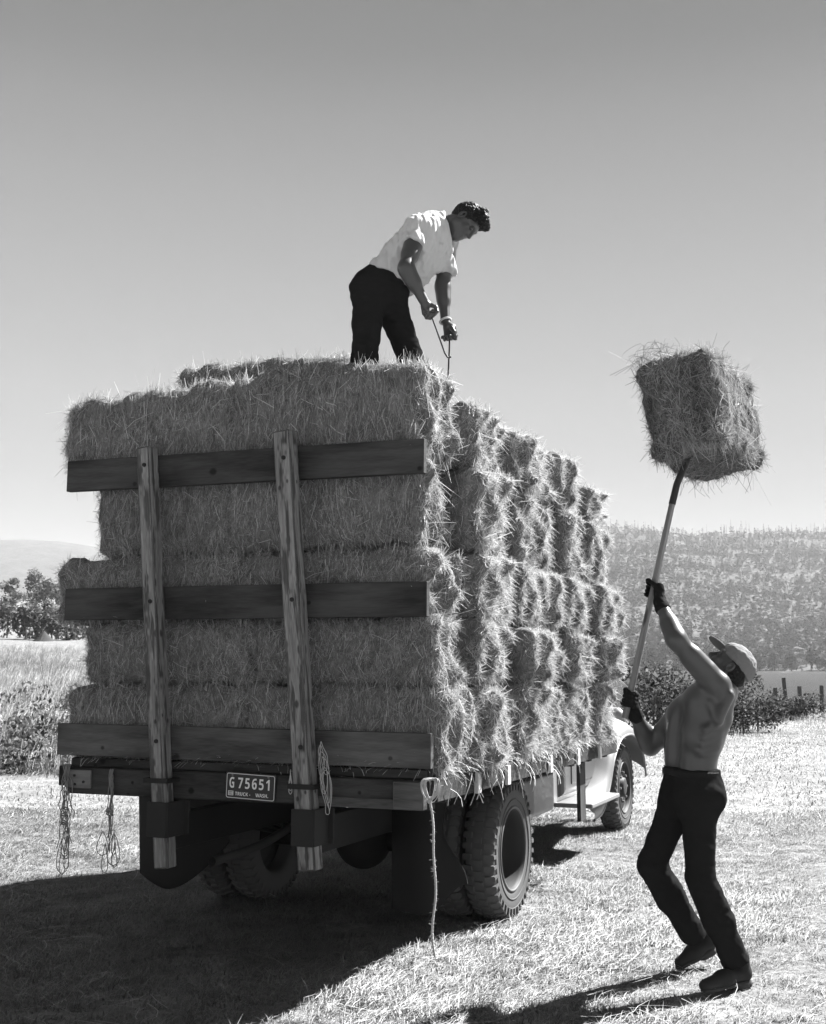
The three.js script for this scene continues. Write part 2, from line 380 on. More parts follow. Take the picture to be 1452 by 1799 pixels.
// small pale shed and a dark pile, left distance
{
  const p = onGround(101, 150), s = group('field_shed', p, 0.3);
  tag(s, 'tiny pale roofed shed under the trees on the rise', 'shed');
  mesh('wall', box(2.3, 0.55, 1.5, 0, 0.27, 0, 0.01), mat(0.3), s);
  const roof = new THREE.Shape([new THREE.Vector2(-1.4, 0.52), new THREE.Vector2(0, 1.0), new THREE.Vector2(1.4, 0.52)]);
  mesh('roof', new THREE.ExtrudeGeometry(roof, { depth: 1.8, bevelEnabled: false }).translate(0, 0, -0.9), mat(0.75), s);
  const c = onGround(82, 76);
  const pile = new THREE.ConeGeometry(0.75, 0.75, 18, 6), q = pile.attributes.position;
  for (let i = 0; i < q.count; i++) { const d = 0.1 * noise(q.getX(i) * 4, q.getY(i) * 4, q.getZ(i) * 4); q.setXYZ(i, q.getX(i) * (1 + d), q.getY(i), q.getZ(i) * (1 + d)); }
  pile.computeVertexNormals();
  const m = mesh('hay_pile', pile, mat(0.05, 1)); m.position.copy(c).add(V(0, 0.3, 0));
  tag(m, 'small dark pointed hay pile in front of the pale bushes', 'hay pile');
}

// ---------------------------------------------------------------- grass
function tuft(blades, radius, h0, h1, width, droop, shade = [0.75, 1.2]) {
  const pos = [], nor = [], col = [];
  for (let i = 0; i < blades; i++) {
    const an = rr(0, 6.28), r0 = radius * Math.sqrt(rnd()), bx = Math.cos(an) * r0, bz = Math.sin(an) * r0, h = rr(h0, h1), dir = rr(0, 6.28), d = h * rr(0.15, droop), w = width * rr(0.7, 1.3), g = rr(shade[0], shade[1]);
    const sx = -Math.sin(dir + rr(-0.5, 0.5)) * w / 2, sz = Math.cos(dir + rr(-0.5, 0.5)) * w / 2;
    const P = (t, k) => [bx + Math.cos(dir) * d * t * t + sx * k, h * (t - 0.25 * (d / h) * t * t), bz + Math.sin(dir) * d * t * t + sz * k];
    const q = [P(0, -1), P(0, 1), P(0.55, 0.8), P(0.55, -0.8), P(1, 0)], n = V(Math.cos(dir), 0.55, Math.sin(dir)).normalize();
    for (const k of [0, 1, 2, 0, 2, 3, 3, 2, 4]) { pos.push(...q[k]); nor.push(n.x, n.y, n.z); col.push(g, g, g); }
  }
  const g = new THREE.BufferGeometry();
  g.setAttribute('position', new THREE.Float32BufferAttribute(pos, 3));
  g.setAttribute('normal', new THREE.Float32BufferAttribute(nor, 3));
  g.setAttribute('color', new THREE.Float32BufferAttribute(col, 3));
  return g;
}
const grassMaterial = matP(0.33, 0.75, { specularIntensity: 0.4, vertexColors: true, side: THREE.DoubleSide, transmission: 0.3, thickness: 0 });
function scatter(name, label, geometry, material, spots, tilt = 0.2) {
  const im = new THREE.InstancedMesh(geometry, material, spots.length), m4 = new THREE.Matrix4(), q = new THREE.Quaternion(), e = new THREE.Euler();
  im.name = name;
  spots.forEach(([x, y, z, s, c], i) => { im.setMatrixAt(i, m4.compose(V(x, y, z), q.setFromEuler(e.set(rr(-tilt, tilt), rr(0, 6.28), rr(-tilt, tilt))), V(s, s * rr(0.75, 1.25), s))); im.setColorAt(i, gray(c)); });
  im.castShadow = im.receiveShadow = true;
  scene.add(tag(im, label, undefined, undefined, 'stuff'));
  return im;
}
reseed(50);
const wedge = (d0, d1, bias = 1) => { const D = Math.sqrt(rr(d0 * d0, d1 * d1)), x = rr(-0.52, 0.52) * (D + 3); return [x, -D]; };
const patch = (x, z) => 1 + 0.4 * fbm(x * 0.55, z * 0.55, 6) + 0.28 * fbm(x * 2.2, z * 2.2, 8, 2) + 0.1 * Math.sin((x * 0.92 + z * 0.38) * 2.9 + 1.5 * noise(x * 0.4, z * 0.4, 1)); // windrow stripes run with the truck
{
  const near = [[], []], far = [];
  for (let i = 0; i < 76000; i++) { const [x, z] = wedge(4.0, 14), p = patch(x, z); near[i & 1].push([x, height(x, z) - 0.008, z, rr(0.7, 1.25) * clamp(p, 0.6, 1.5), clamp(rr(0.75, 1.15) * p, 0.4, 1.6)]); }
  for (let i = 0; i < 46000; i++) { const [x, z] = wedge(13, 46); if (x < -0.24 * -z && -z > 16 && rnd() < 0.7) continue; const p = patch(x * 0.6, z * 0.6); far.push([x, height(x, z) - 0.01, z, rr(0.8, 1.5), clamp(rr(0.85, 1.3) * p, 0.6, 1.7)]); }
  scatter('grass', 'short pale mown grass around the truck', tuft(20, 0.08, 0.018, 0.06, 0.0034, 1.9), grassMaterial, near[0]);
  scatter('grass', 'short pale mown stubble around the truck', tuft(20, 0.1, 0.012, 0.045, 0.0034, 2.8), grassMaterial, near[1]).name = 'grass_001';
  scatter('field_grass', 'short pale grass further out in the field', tuft(16, 0.18, 0.015, 0.055, 0.008, 3.2), grassMaterial, far);
  const litter = [];
  for (let i = 0; i < 5000; i++) { const [x, z] = wedge(4.2, 12), p = fbm(x * 0.9, z * 0.9, 12); if (p < -0.1) continue; litter.push([x, height(x, z) + rr(0.02, 0.05), z, rr(0.6, 1.4), rr(0.7, 1.5)]); }
  const blade = new THREE.BufferGeometry();
  { const w = 0.0012, pts = [[-0.11, 0, 0], [-0.03, 0.006, 0.012], [0.05, 0.004, 0.004], [0.11, 0.012, -0.02]], pos = []; for (let k = 0; k < 3; k++) { const [a, b] = [pts[k], pts[k + 1]]; pos.push(a[0], a[1], a[2] - w, b[0], b[1], b[2] - w, b[0], b[1], b[2] + w, a[0], a[1], a[2] - w, b[0], b[1], b[2] + w, a[0], a[1], a[2] + w); } blade.setAttribute('position', new THREE.Float32BufferAttribute(pos, 3)); blade.computeVertexNormals(); }
  scatter('hay_litter', 'loose hay stems lying on the mown grass', blade, matP(0.3, 0.8, { side: THREE.DoubleSide }), litter, 0.15);
}
// uncut grass and weeds, left of the truck and along the fence
{
  reseed(60);
  const tall = [], weeds = [];
  for (let i = 0; i < 12000; i++) {
    const D = rr(15.5, 62), x = rr(-0.62, -0.14) * D;
    if (D < 17.5 + 1.5 * noise(x * 0.7, 3, 1)) continue;
    (rnd() < (D < 23 ? 0.3 : 0.1) && D < 30 && fbm(x * 0.5, D * 0.5, 2) > -0.05 ? weeds : tall).push([x, height(x, -D) - 0.02, -D, rr(0.6, 1.15) * (D > 35 ? 0.8 : 1), clamp(patch(x * 0.4, D * 0.4) * rr(0.75, 1.2), 0.4, 1.5)]);
  }
  for (let i = 0; i < 2600; i++) { const D = rr(29, 60), x = rr(0.18, 0.5) * D; if (fbm(x * 0.4, D * 0.4, 5) < -0.15) continue; tall.push([x, height(x, -D) - 0.02, -D, rr(0.3, 0.7), rr(0.6, 1.2)]); }
  scatter('tall_grass', 'uncut tall pale grass left of the truck and by the fence', tuft(20, 0.24, 0.2, 0.62, 0.008, 1.2), grassMaterial, tall, 0.15);
  scatter('weeds', 'darker leafy weeds among the uncut grass at left', leaves(80, [[0, 0.25, 0, 0.26, 0.35, 0.26]], 0.05, [0.2, 0.42]), leafMaterial, weeds, 0.2);
}

// ---------------------------------------------------------------- the truck
const YAW = 22.6 * Math.PI / 180, TRUCK = V(-1.0349, 0, -6.7688);
const toWorld = (p) => p.clone().applyAxisAngle(V(0, 1, 0), -YAW).add(TRUCK);
const toTruck = (p) => p.clone().sub(TRUCK).applyAxisAngle(V(0, 1, 0), YAW);
// point on a plane of the truck (x, y right and up, z behind the tail) seen in a given direction
function onTail(px, py, z) {
  const o = toTruck(V(0, EYE, 0)), d = toTruck(at(px, py, 5)).sub(o);
  return o.addScaledVector(d, (z - o.z) / d.z);
}
const grainA = tileNoise(60, 16, 71), grainB = tileNoise(150, 48, 72), stain = tileNoise(7, 5, 73), stain2 = tileNoise(23, 11, 74), wear = tileNoise(16, 7, 75);
const knots = Array.from({ length: 7 }, () => [rnd(), rnd(), rr(0.02, 0.05)]);
const knot = (x, y) => { let k = 1; for (const [a, b, r] of knots) { const d = Math.hypot(x - a, (y - b) * 2.6); k *= 0.3 + 0.7 * smooth(d, r * 0.4, r); } return k; };
const woodGrain = dataTexture(256, 1024, (i, j) => {
  const x = i / 256, y = j / 1024, bend = 0.02 * stain(x, y);
  return clamp((0.58 + 0.16 * (grainA(x + bend, y) - 0.5) + 0.2 * (grainB(x + bend, y) - 0.5) + 0.5 * (stain(x, y) - 0.5) + 0.3 * (stain2(x, y) - 0.5)) * knot(x, y), 0.05, 1);
});
const postGrain = dataTexture(256, 1024, (i, j) => {
  const x = i / 256, y = j / 1024, bend = 0.015 * stain(x, y), s = smooth(wear(x, y * 1.0) + 0.35 * (grainB(x, y) - 0.5), 0.28, 0.5);
  return clamp((0.55 + 0.18 * (grainA(x + bend, y) - 0.5) + 0.3 * (grainB(x + bend, y) - 0.5) + 0.2 * (stain2(x, y) - 0.5)) * (0.35 + 0.65 * s) * knot(x, y), 0.03, 1);
});
const uvScale = (t, u, v) => { const c = t.clone(); c.repeat.set(u, v); c.needsUpdate = true; return c; };
const plankMaterial = mat(0.07, 0.85, { map: uvScale(woodGrain, 1.6, 0.55), bumpMap: uvScale(woodGrain, 1.6, 0.55), bumpScale: 0.003 });
const sillMaterial = mat(0.06, 0.85, { map: uvScale(woodGrain, 1.9, 0.7), bumpMap: uvScale(woodGrain, 1.9, 0.7), bumpScale: 0.003 });
const postMaterial = mat(0.36, 0.9, { map: uvScale(postGrain, 2.6, 0.6), bumpMap: uvScale(postGrain, 2.6, 0.6), bumpScale: 0.008 });
const darkSteel = mat(0.02, 0.7), blackRubber = mat(0.085, 0.75), lightPaint = matP(0.17, 0.38, { clearcoat: 0.3, clearcoatRoughness: 0.35 }), darkPaint = matP(0.05, 0.4, { clearcoat: 0.4 });
const dustyMetal = mat(0.16, 0.7);

const truck = group('flatbed_truck', TRUCK, -YAW);
tag(truck, 'old flatbed truck loaded with hay, seen from its right rear corner', 'truck');
const sheet = (name, g, m) => mesh(name, g, m, truck);
{
  // deck planks run along the bed
  const w = 2.3 / 12;
  for (let i = 0; i < 12; i++) sheet('deck_plank', grain(box(w - 0.006, 0.045, 4.0, -1.1 + w * (i + 0.5), 1.018, -2.05, 0.003), 'z', i * 0.31, i * 0.7), plankMaterial);
  for (const s of [-1, 1]) {
    sheet('side_rail', grain(box(0.05, 0.115, 4.05, s > 0 ? 1.232 : -1.128, 0.975, -2.03, 0.005), 'z', 0.2, s), sillMaterial);
    for (const z of [-0.594, -1.128, -2.045, -2.758, -3.412]) sheet('stake_pocket', box(0.022, 0.115, 0.055, s > 0 ? 1.269 : -1.165, 0.968, z, 0.004), mat(0.55, 0.5));
    sheet('frame_rail', box(0.07, 0.2, 7.0, s * 0.42, 0.68, -3.6, 0.008), darkSteel);
  }
  for (let i = 0; i < 8; i++) sheet('cross_beam', grain(box(2.36, 0.11, 0.09, 0, 0.938, -0.35 - i * 0.52, 0.005), 'x', i * 0.4, i), sillMaterial);
  // tail sill in two lengths, with a nailed plate
  sheet('tail_sill', grain(box(2.28, 0.15, 0.085, 0.09, 0.955, 0.0, 0.008), 'x', 0.1, 0.4), sillMaterial);
  sheet('tail_ledge', grain(box(2.26, 0.05, 0.06, 0.08, 1.058, -0.018, 0.006), 'x', 0.7, 0.2), sillMaterial);
  sheet('sill_patch', grain(box(0.62, 0.05, 0.02, 0.84, 0.905, 0.053, 0.004), 'x', 0.5, 1.4), mat(0.14, 0.9, { map: plankMaterial.map }));
  sheet('sill_patch', grain(box(0.17, 0.105, 0.012, -0.96, 0.965, 0.049, 0.004), 'x', 0.9, 0.3), mat(0.2, 0.9, { map: plankMaterial.map }));
  const corner = sheet('corner_block', grain(box(0.17, 0.14, 0.06, 1.135, 0.955, 0.073, 0.006), 'x', 0.2, 0.9), mat(0.13, 0.9, { map: plankMaterial.map }));
  for (const [x, y] of [[-0.99, 0.985], [-0.925, 0.95], [-0.985, 0.935]]) sheet('nail_head', rod(V(x, y, 0.054), V(x, y, 0.06), 0.008, 0.008, 8), darkSteel);
}
// number plate with its print
{
  const c = document.createElement('canvas'); c.width = 768; c.height = 352;
  const k = c.getContext('2d');
  k.fillStyle = '#1a1a1a'; k.fillRect(0, 0, 768, 352);
  k.strokeStyle = '#c9c9c9'; k.lineWidth = 9;
  k.beginPath(); k.roundRect(14, 14, 740, 324, 26); k.stroke();
  k.fillStyle = '#d2d2d2'; k.textBaseline = 'alphabetic';
  const put = (text, x, y, w, h, font) => { k.save(); k.font = font; const m = k.measureText(text); k.translate(x, y); k.scale(w / m.width, h); k.fillText(text, 0, 0); k.restore(); };
  put('G', 48, 206, 92, 1.55, 'bold 128px sans-serif');
  '75651'.split('').forEach((d, i) => put(d, 186 + i * 108, 206, 86, 1.55, 'bold 128px sans-serif'));
  put('TRUCK -', 150, 304, 240, 1.15, 'bold 58px sans-serif');
  put('WASH.', 470, 304, 200, 1.15, 'bold 58px sans-serif');
  k.fillStyle = '#b9b9b9'; k.fillRect(40, 246, 84, 62);
  k.fillStyle = '#333'; k.fillRect(52, 258, 60, 8); k.fillRect(52, 276, 44, 6); k.fillRect(52, 290, 60, 8);
  const t = new THREE.CanvasTexture(c); t.colorSpace = THREE.SRGBColorSpace;
  for (let i = 0; i < 220; i++) { k.fillStyle = 'rgba(90,90,90,' + (0.1 + 0.3 * rnd()) + ')'; k.fillRect(rnd() * 768, rnd() * 352, 1 + rnd() * 5, 1 + rnd() * 5); }
  const a = onTail(398, 1358, 0.05), b = onTail(485, 1407, 0.05), w = b.x - a.x, h = 0.145;
  const plate = group('number_plate', V((a.x + b.x) / 2, (a.y + b.y) / 2, 0.052), 0, truck);
  plate.rotation.z = -0.035;
  mesh('backing', box(w, h, 0.004, 0, 0, 0, 0.0015), darkSteel, plate);
  mesh('print', new THREE.PlaneGeometry(w - 0.004, h - 0.004).translate(0, 0, 0.0035), new THREE.MeshStandardMaterial({ map: t, roughness: 0.6 }), plate);
  for (const s of [-1, 1]) mesh('bolt', rod(V(s * w * 0.36, h * 0.4, 0.003), V(s * w * 0.36, h * 0.4, 0.009), 0.006, 0.006, 8), dustyMetal, plate);
}
// wheels
function wheel(x, z, r, w, out, dish) {
  const g = group('wheel', V(x, r, z), 0, truck), k = r / 0.438;
  const profile = [[0.262, -0.43], [0.29, -0.47], [0.35, -0.5], [0.4, -0.46], [0.424, -0.38], [0.43, -0.2], [0.431, 0], [0.43, 0.2], [0.424, 0.38], [0.4, 0.46], [0.35, 0.5], [0.29, 0.47], [0.262, 0.43], [0.25, 0.3], [0.25, -0.3], [0.262, -0.43]].map(([a, b]) => new THREE.Vector2(a * k, b * w));
  mesh('tyre', new THREE.LatheGeometry(profile, 56).rotateZ(-Math.PI / 2), blackRubber, g);
  const lugs = [];
  for (let i = 0; i < 40; i++) for (const s of [-1, 0, 1]) {
    const b = new THREE.BoxGeometry(w * (s ? 0.3 : 0.24), 0.02 * k, 0.036 * k).toNonIndexed();
    if (s) b.rotateZ(-s * 0.32);
    b.translate(s * w * 0.335, (s ? 0.424 : 0.434) * k, 0); b.rotateX((i + (s ? 0 : 0.5)) / 40 * Math.PI * 2); lugs.push(b);
  }
  for (let i = 0; i < 40; i++) for (const s of [-1, 1]) { const b = new THREE.BoxGeometry(0.012, 0.05 * k, 0.022 * k).toNonIndexed(); b.translate(s * w * 0.478, 0.395 * k, 0); b.rotateX(i / 40 * Math.PI * 2); lugs.push(b); }
  mesh('tread', merge(lugs), blackRubber, g);
  const rim = [[0.268, 0.45], [0.262, 0.47], [0.252, 0.45], [0.244, 0.35], [0.236, 0.1], [0.232, dish], [0.19, dish - 0.04], [0.12, dish + 0.02], [0.1, dish + 0.05], [0.095, dish + 0.2], [0.07, dish + 0.24], [0.001, dish + 0.26]].map(([a, b]) => new THREE.Vector2(a * k, b * w * out));
  mesh('rim', new THREE.LatheGeometry(rim, 40).rotateZ(-Math.PI / 2), mat(0.04, 0.6), g);
  mesh('lock_ring', new THREE.TorusGeometry(0.262 * k, 0.008, 8, 48).rotateY(Math.PI / 2).translate(out * w * 0.455, 0, 0), mat(0.13, 0.6), g);
  mesh('sidewall_rib', merge([0.315, 0.372].map((q) => new THREE.TorusGeometry(q * k, 0.005, 6, 56).rotateY(Math.PI / 2).translate(out * w * (q < 0.35 ? 0.488 : 0.484), 0, 0))), blackRubber, g);
  const lugNuts = [];
  for (let i = 0; i < 8; i++) { const a = i / 8 * 6.283; const c = V(out * w * (dish + 0.02), Math.cos(a) * 0.15 * k, Math.sin(a) * 0.15 * k); lugNuts.push(rod(c, c.clone().add(V(out * 0.03, 0, 0)), 0.013, 0.012, 6)); }
  for (const n of lugNuts) mesh('lug_nut', n, dustyMetal, g);
  return g;
}
for (const s of [-1, 1]) { wheel(s * 0.99, -1.79, 0.438, 0.205, s, -0.42); wheel(s * 0.745, -1.79, 0.438, 0.205, s, 0.3); wheel(s * 0.71, -6.32, 0.42, 0.19, s, 0.28); }
{
  sheet('rear_axle', merge([rod(V(-0.95, 0.438, -1.79), V(0.95, 0.438, -1.79), 0.065, 0.065, 14)]), darkSteel);
  sheet('differential', new THREE.SphereGeometry(0.2, 20, 14).scale(1, 1, 0.85).translate(0.02, 0.45, -1.76), darkSteel);
  sheet('front_axle', box(1.5, 0.09, 0.08, 0, 0.42, -6.32, 0.01), darkSteel);
  sheet('drive_shaft', rod(V(0.02, 0.5, -1.9), V(0, 0.62, -4.9), 0.05, 0.05, 12), darkSteel);
  for (const s of [-1, 1]) {
    const leavesOf = [];
    for (let i = 0; i < 6; i++) leavesOf.push(tube([V(s * 0.5, 0.56 + i * 0.014 - 0.0, -1.79 - 0.62 + i * 0.09), V(s * 0.5, 0.5 + i * 0.014 - 0.04, -1.79), V(s * 0.5, 0.56 + i * 0.014, -1.79 + 0.62 - i * 0.09)], 0.009, 12, 5));
    sheet('leaf_spring', merge(leavesOf), darkSteel);
  }
  sheet('fuel_tank', box(0.4, 0.32, 0.85, 0.72, 0.66, -2.95, 0.05), darkPaint);
  sheet('hanging_board', grain(box(0.03, 0.44, 0.16, 1.13, 0.66, -3.36, 0.004), 'y', 0.3, 0.2), mat(0.09, 0.8, { map: plankMaterial.map }));
  sheet('exhaust_pipe', tube([V(-0.25, 0.5, -4.5), V(-0.28, 0.5, -2.6), V(-0.3, 0.62, -1.8), V(-0.3, 0.5, -0.9), V(-0.3, 0.48, -0.35)], 0.028, 40, 10), mat(0.05, 0.7));
}
// mud flaps: stiff worn rubber sheets, curled at the bottom
function flap(x0, x1, top, bottomAt, curl, z) {
  const nx = 16, ny = 22, pos = [], idx = [];
  for (const side of [0, 1]) for (let j = 0; j <= ny; j++) for (let i = 0; i <= nx; i++) {
    const u = i / nx, v = j / ny, b = bottomAt(u), y = lerp(top, b, v), [dx, dz] = curl(u, v);
    pos.push(lerp(x0, x1, u) + dx, y, z + dz + side * 0.008);
  }
  const n = (nx + 1) * (ny + 1), id = (s, i, j) => s * n + j * (nx + 1) + i;
  for (let j = 0; j < ny; j++) for (let i = 0; i < nx; i++) {
    idx.push(id(0, i, j), id(0, i + 1, j), id(0, i, j + 1), id(0, i + 1, j), id(0, i + 1, j + 1), id(0, i, j + 1));
    idx.push(id(1, i, j), id(1, i, j + 1), id(1, i + 1, j), id(1, i + 1, j), id(1, i, j + 1), id(1, i + 1, j + 1));
  }
  for (let j = 0; j < ny; j++) for (const i of [0, nx]) { const q = [id(0, i, j), id(0, i, j + 1), id(1, i, j + 1), id(1, i, j)]; idx.push(q[0], q[1], q[2], q[0], q[2], q[3]); }
  for (let i = 0; i < nx; i++) idx.push(id(0, i, ny), id(0, i + 1, ny), id(1, i + 1, ny), id(0, i, ny), id(1, i + 1, ny), id(1, i, ny));
  const g = new THREE.BufferGeometry();
  g.setAttribute('position', new THREE.Float32BufferAttribute(pos, 3)); g.setIndex(idx); g.computeVertexNormals();
  return g;
}
const flapRubber = mat(0.013, 0.6, { side: THREE.DoubleSide });
sheet('mud_flap', flap(0.56, 0.93, 0.88, (u) => 0.12 + 0.2 * smooth(u, 0.55, 1) + 0.04 * (1 - u), (u, v) => [0.085 * smooth(v, 0.45, 0.92) * u * u - 0.03 * Math.sin(v * 3.1) * u, -0.10 * smooth(v, 0.4, 1) * u + 0.05 * Math.sin(u * 3.1)], -1.02), flapRubber);
sheet('mud_flap', flap(-1.27, -0.56, 0.88, (u) => 0.155 + 0.11 * Math.pow(1 - u, 4) + 0.34 * Math.pow(clamp((u - 0.3) / 0.7, 0, 1), 1.6), (u, v) => [0.03 * v * (1 - u), 0.06 * Math.sin(v * 2.6) * Math.sin(u * 3)], -0.98), flapRubber);
// cab, bonnet and front wings
{
  const prof = new THREE.Shape();
  prof.moveTo(4.25, 0.58); prof.lineTo(4.22, 1.62); prof.quadraticCurveTo(4.24, 1.98, 4.6, 2.02); prof.lineTo(5.05, 2.02); prof.quadraticCurveTo(5.25, 2.0, 5.3, 1.88); prof.lineTo(5.5, 1.44); prof.lineTo(5.56, 0.58); prof.closePath();
  const body = new THREE.ExtrudeGeometry(prof, { depth: 1.34, bevelEnabled: true, bevelSize: 0.07, bevelThickness: 0.09, bevelSegments: 4 }).translate(0, 0, -0.67).rotateY(Math.PI / 2);
  sheet('cab', body, darkPaint);
  const glass = matP(0.02, 0.08);
  sheet('rear_window', box(0.8, 0.32, 0.02, 0, 1.62, -4.148, 0.008), glass);
  for (const s of [-1, 1]) {
    const door = sheet('cab_door', box(0.012, 0.78, 0.86, s * 0.763, 1.0, -4.86, 0.005), darkPaint);
    mesh('handle', box(0.03, 0.025, 0.12, s * 0.785, 1.24, -4.55, 0.008), dustyMetal, door);
    sheet('side_window', box(0.014, 0.36, 0.66, s * 0.763, 1.62, -4.82, 0.005), glass);
    sheet('windscreen', box(0.58, 0.4, 0.016, 0, 0, 0, 0.006).rotateX(0.42).translate(s * 0.31, 1.68, -5.49), glass);
    const lamp = sheet('headlight', new THREE.SphereGeometry(0.11, 20, 12).scale(1, 1, 0.8).translate(s * 0.55, 1.08, -7.05), lightPaint);
    sheet('running_board', box(0.34, 0.04, 1.0, s * 0.86, 0.465, -4.6, 0.012), lightPaint);
    sheet('splash_apron', box(0.02, 0.36, 1.35, s * 0.7, 0.66, -4.72, 0.006), lightPaint);
    // wing: a pressed sheet that sweeps from the running board over the wheel
    const P = [[-4.62, 0.455], [-4.95, 0.5], [-5.2, 0.68], [-5.42, 0.92], [-5.7, 1.08], [-6.0, 1.12], [-6.3, 1.1], [-6.55, 1.02], [-6.75, 0.86], [-6.84, 0.66]].map(([z, y]) => V(0, y, z));
    const c = new THREE.CatmullRomCurve3(P, false, 'centripetal'), nl = 40, nt = 10, pos = [], idx = [], lip = [];
    for (let i = 0; i <= nl; i++) { const p = c.getPoint(i / nl); for (let j = 0; j <= nt; j++) { const t = j / nt; pos.push(s * lerp(0.46, 0.93, Math.min(1, t * 1.08) - 0.06 * Math.max(0, t - 0.92) * 8), p.y - 0.17 * Math.pow(t, 3.2) + 0.02 * Math.sin(t * 3), p.z); } lip.push(V(s * 0.91, p.y - 0.165, p.z)); }
    for (let i = 0; i < nl; i++) for (let j = 0; j < nt; j++) { const a = i * (nt + 1) + j; idx.push(a, a + 1, a + nt + 1, a + 1, a + nt + 2, a + nt + 1); }
    const g = new THREE.BufferGeometry(); g.setAttribute('position', new THREE.Float32BufferAttribute(pos, 3)); g.setIndex(idx); g.computeVertexNormals();
    const wing = sheet('front_wing', g, Object.assign(lightPaint.clone(), { side: THREE.DoubleSide }));
    mesh('rolled_edge', tube(lip, 0.012, 40, 8), lightPaint, wing);
  }
  sheet('bonnet', new RoundedBoxGeometry(0.86, 0.62, 1.45, 5, 0.2).translate(0, 1.12, -6.25), lightPaint);
  sheet('grille', box(0.62, 0.62, 0.06, 0, 0.98, -6.99, 0.03), dustyMetal);
  sheet('bumper', box(1.4, 0.14, 0.04, 0, 0.55, -7.15, 0.015), darkPaint);
  const mirror = sheet('mirror', new THREE.SphereGeometry(0.085, 20, 14).scale(0.9, 1.15, 0.3).rotateY(0.3).translate(1.09, 1.585, -5.04), darkSteel);
  mesh('mirror_arm', rod(V(0.76, 1.45, -5.2), V(1.07, 1.57, -5.06), 0.01, 0.01, 8), darkSteel, mirror);
}
// ---------------------------------------------------------------- tail rack: two posts and three boards
const rack = group('tail_rack', TRUCK, -YAW);
tag(rack, 'wooden tail rack of two posts and three boards holding the hay', 'rack');
{
  const board = (p0, p1, h, ou, m) => {
    const a = onTail(...p0, 0.045), b = onTail(...p1, 0.045), L = a.distanceTo(b), g = grain(box(L, h, 0.044, 0, 0, 0, 0.004), 'x', ou, ou * 3);
    const q = g.attributes.position;
    g.rotateZ(Math.atan2(b.y - a.y, b.x - a.x)); g.translate((a.x + b.x) / 2, (a.y + b.y) / 2, 0.023);
    mesh('board', g, m, rack);
  };
  board([118, 837], [745, 800], 0.187, 0.13, plankMaterial);
  board([114, 1062], [750, 1052], 0.187, 0.47, plankMaterial);
  board([101, 1298], [757, 1320], 0.182, 0.81, Object.assign(plankMaterial.clone(), { color: gray(0.12) }));
  const post = (p0, p1, w, d, ou) => {
    const a = onTail(...p0, 0.145), b = onTail(...p1, 0.145), L = a.distanceTo(b);
    const g = grain(box(w, L, d, 0, 0, 0, 0.009), 'y', ou, ou);
    g.rotateZ(Math.atan2(b.x - a.x, a.y - b.y)); g.translate((a.x + b.x) / 2, (a.y + b.y) / 2, 0.145 - d / 2 + 0.004);
    mesh('post', g, postMaterial, rack);
    return (y) => lerp(b.x, a.x, (y - b.y) / (a.y - b.y));
  };
  const lx = post([251, 785], [283, 1527], 0.09, 0.095, 0.13), rx = post([494, 756], [539, 1531], 0.105, 0.095, 0.55);
  for (const f of [lx, rx]) { // straps and pockets belong to the sill
    sheet('post_strap', merge([box(0.16, 0.026, 0.012, f(0.985), 0.985, 0.158, 0.003), box(0.012, 0.026, 0.12, f(0.985) - 0.074, 0.985, 0.1, 0.003), box(0.012, 0.026, 0.12, f(0.985) + 0.074, 0.985, 0.1, 0.003)]), darkSteel);
    sheet('post_pocket', merge([box(0.125, 0.19, 0.014, f(0.775), 0.775, 0.162, 0.004), box(0.016, 0.19, 0.17, f(0.775) - 0.062, 0.775, 0.077, 0.004), box(0.016, 0.19, 0.17, f(0.775) + 0.062, 0.775, 0.077, 0.004), box(0.2, 0.19, 0.016, f(0.775), 0.775, -0.008, 0.004)]), mat(0.025, 0.8));
  }
  for (const [bx, by] of [[lx(2.77), 2.77], [rx(2.75), 2.75], [lx(1.98), 1.98], [rx(1.97), 1.97], [lx(1.2), 1.2], [rx(1.19), 1.19]]) mesh('bolt', rod(V(bx + 0.01, by, 0.145), V(bx + 0.01, by, 0.158), 0.013, 0.012, 6), darkSteel, rack);
}
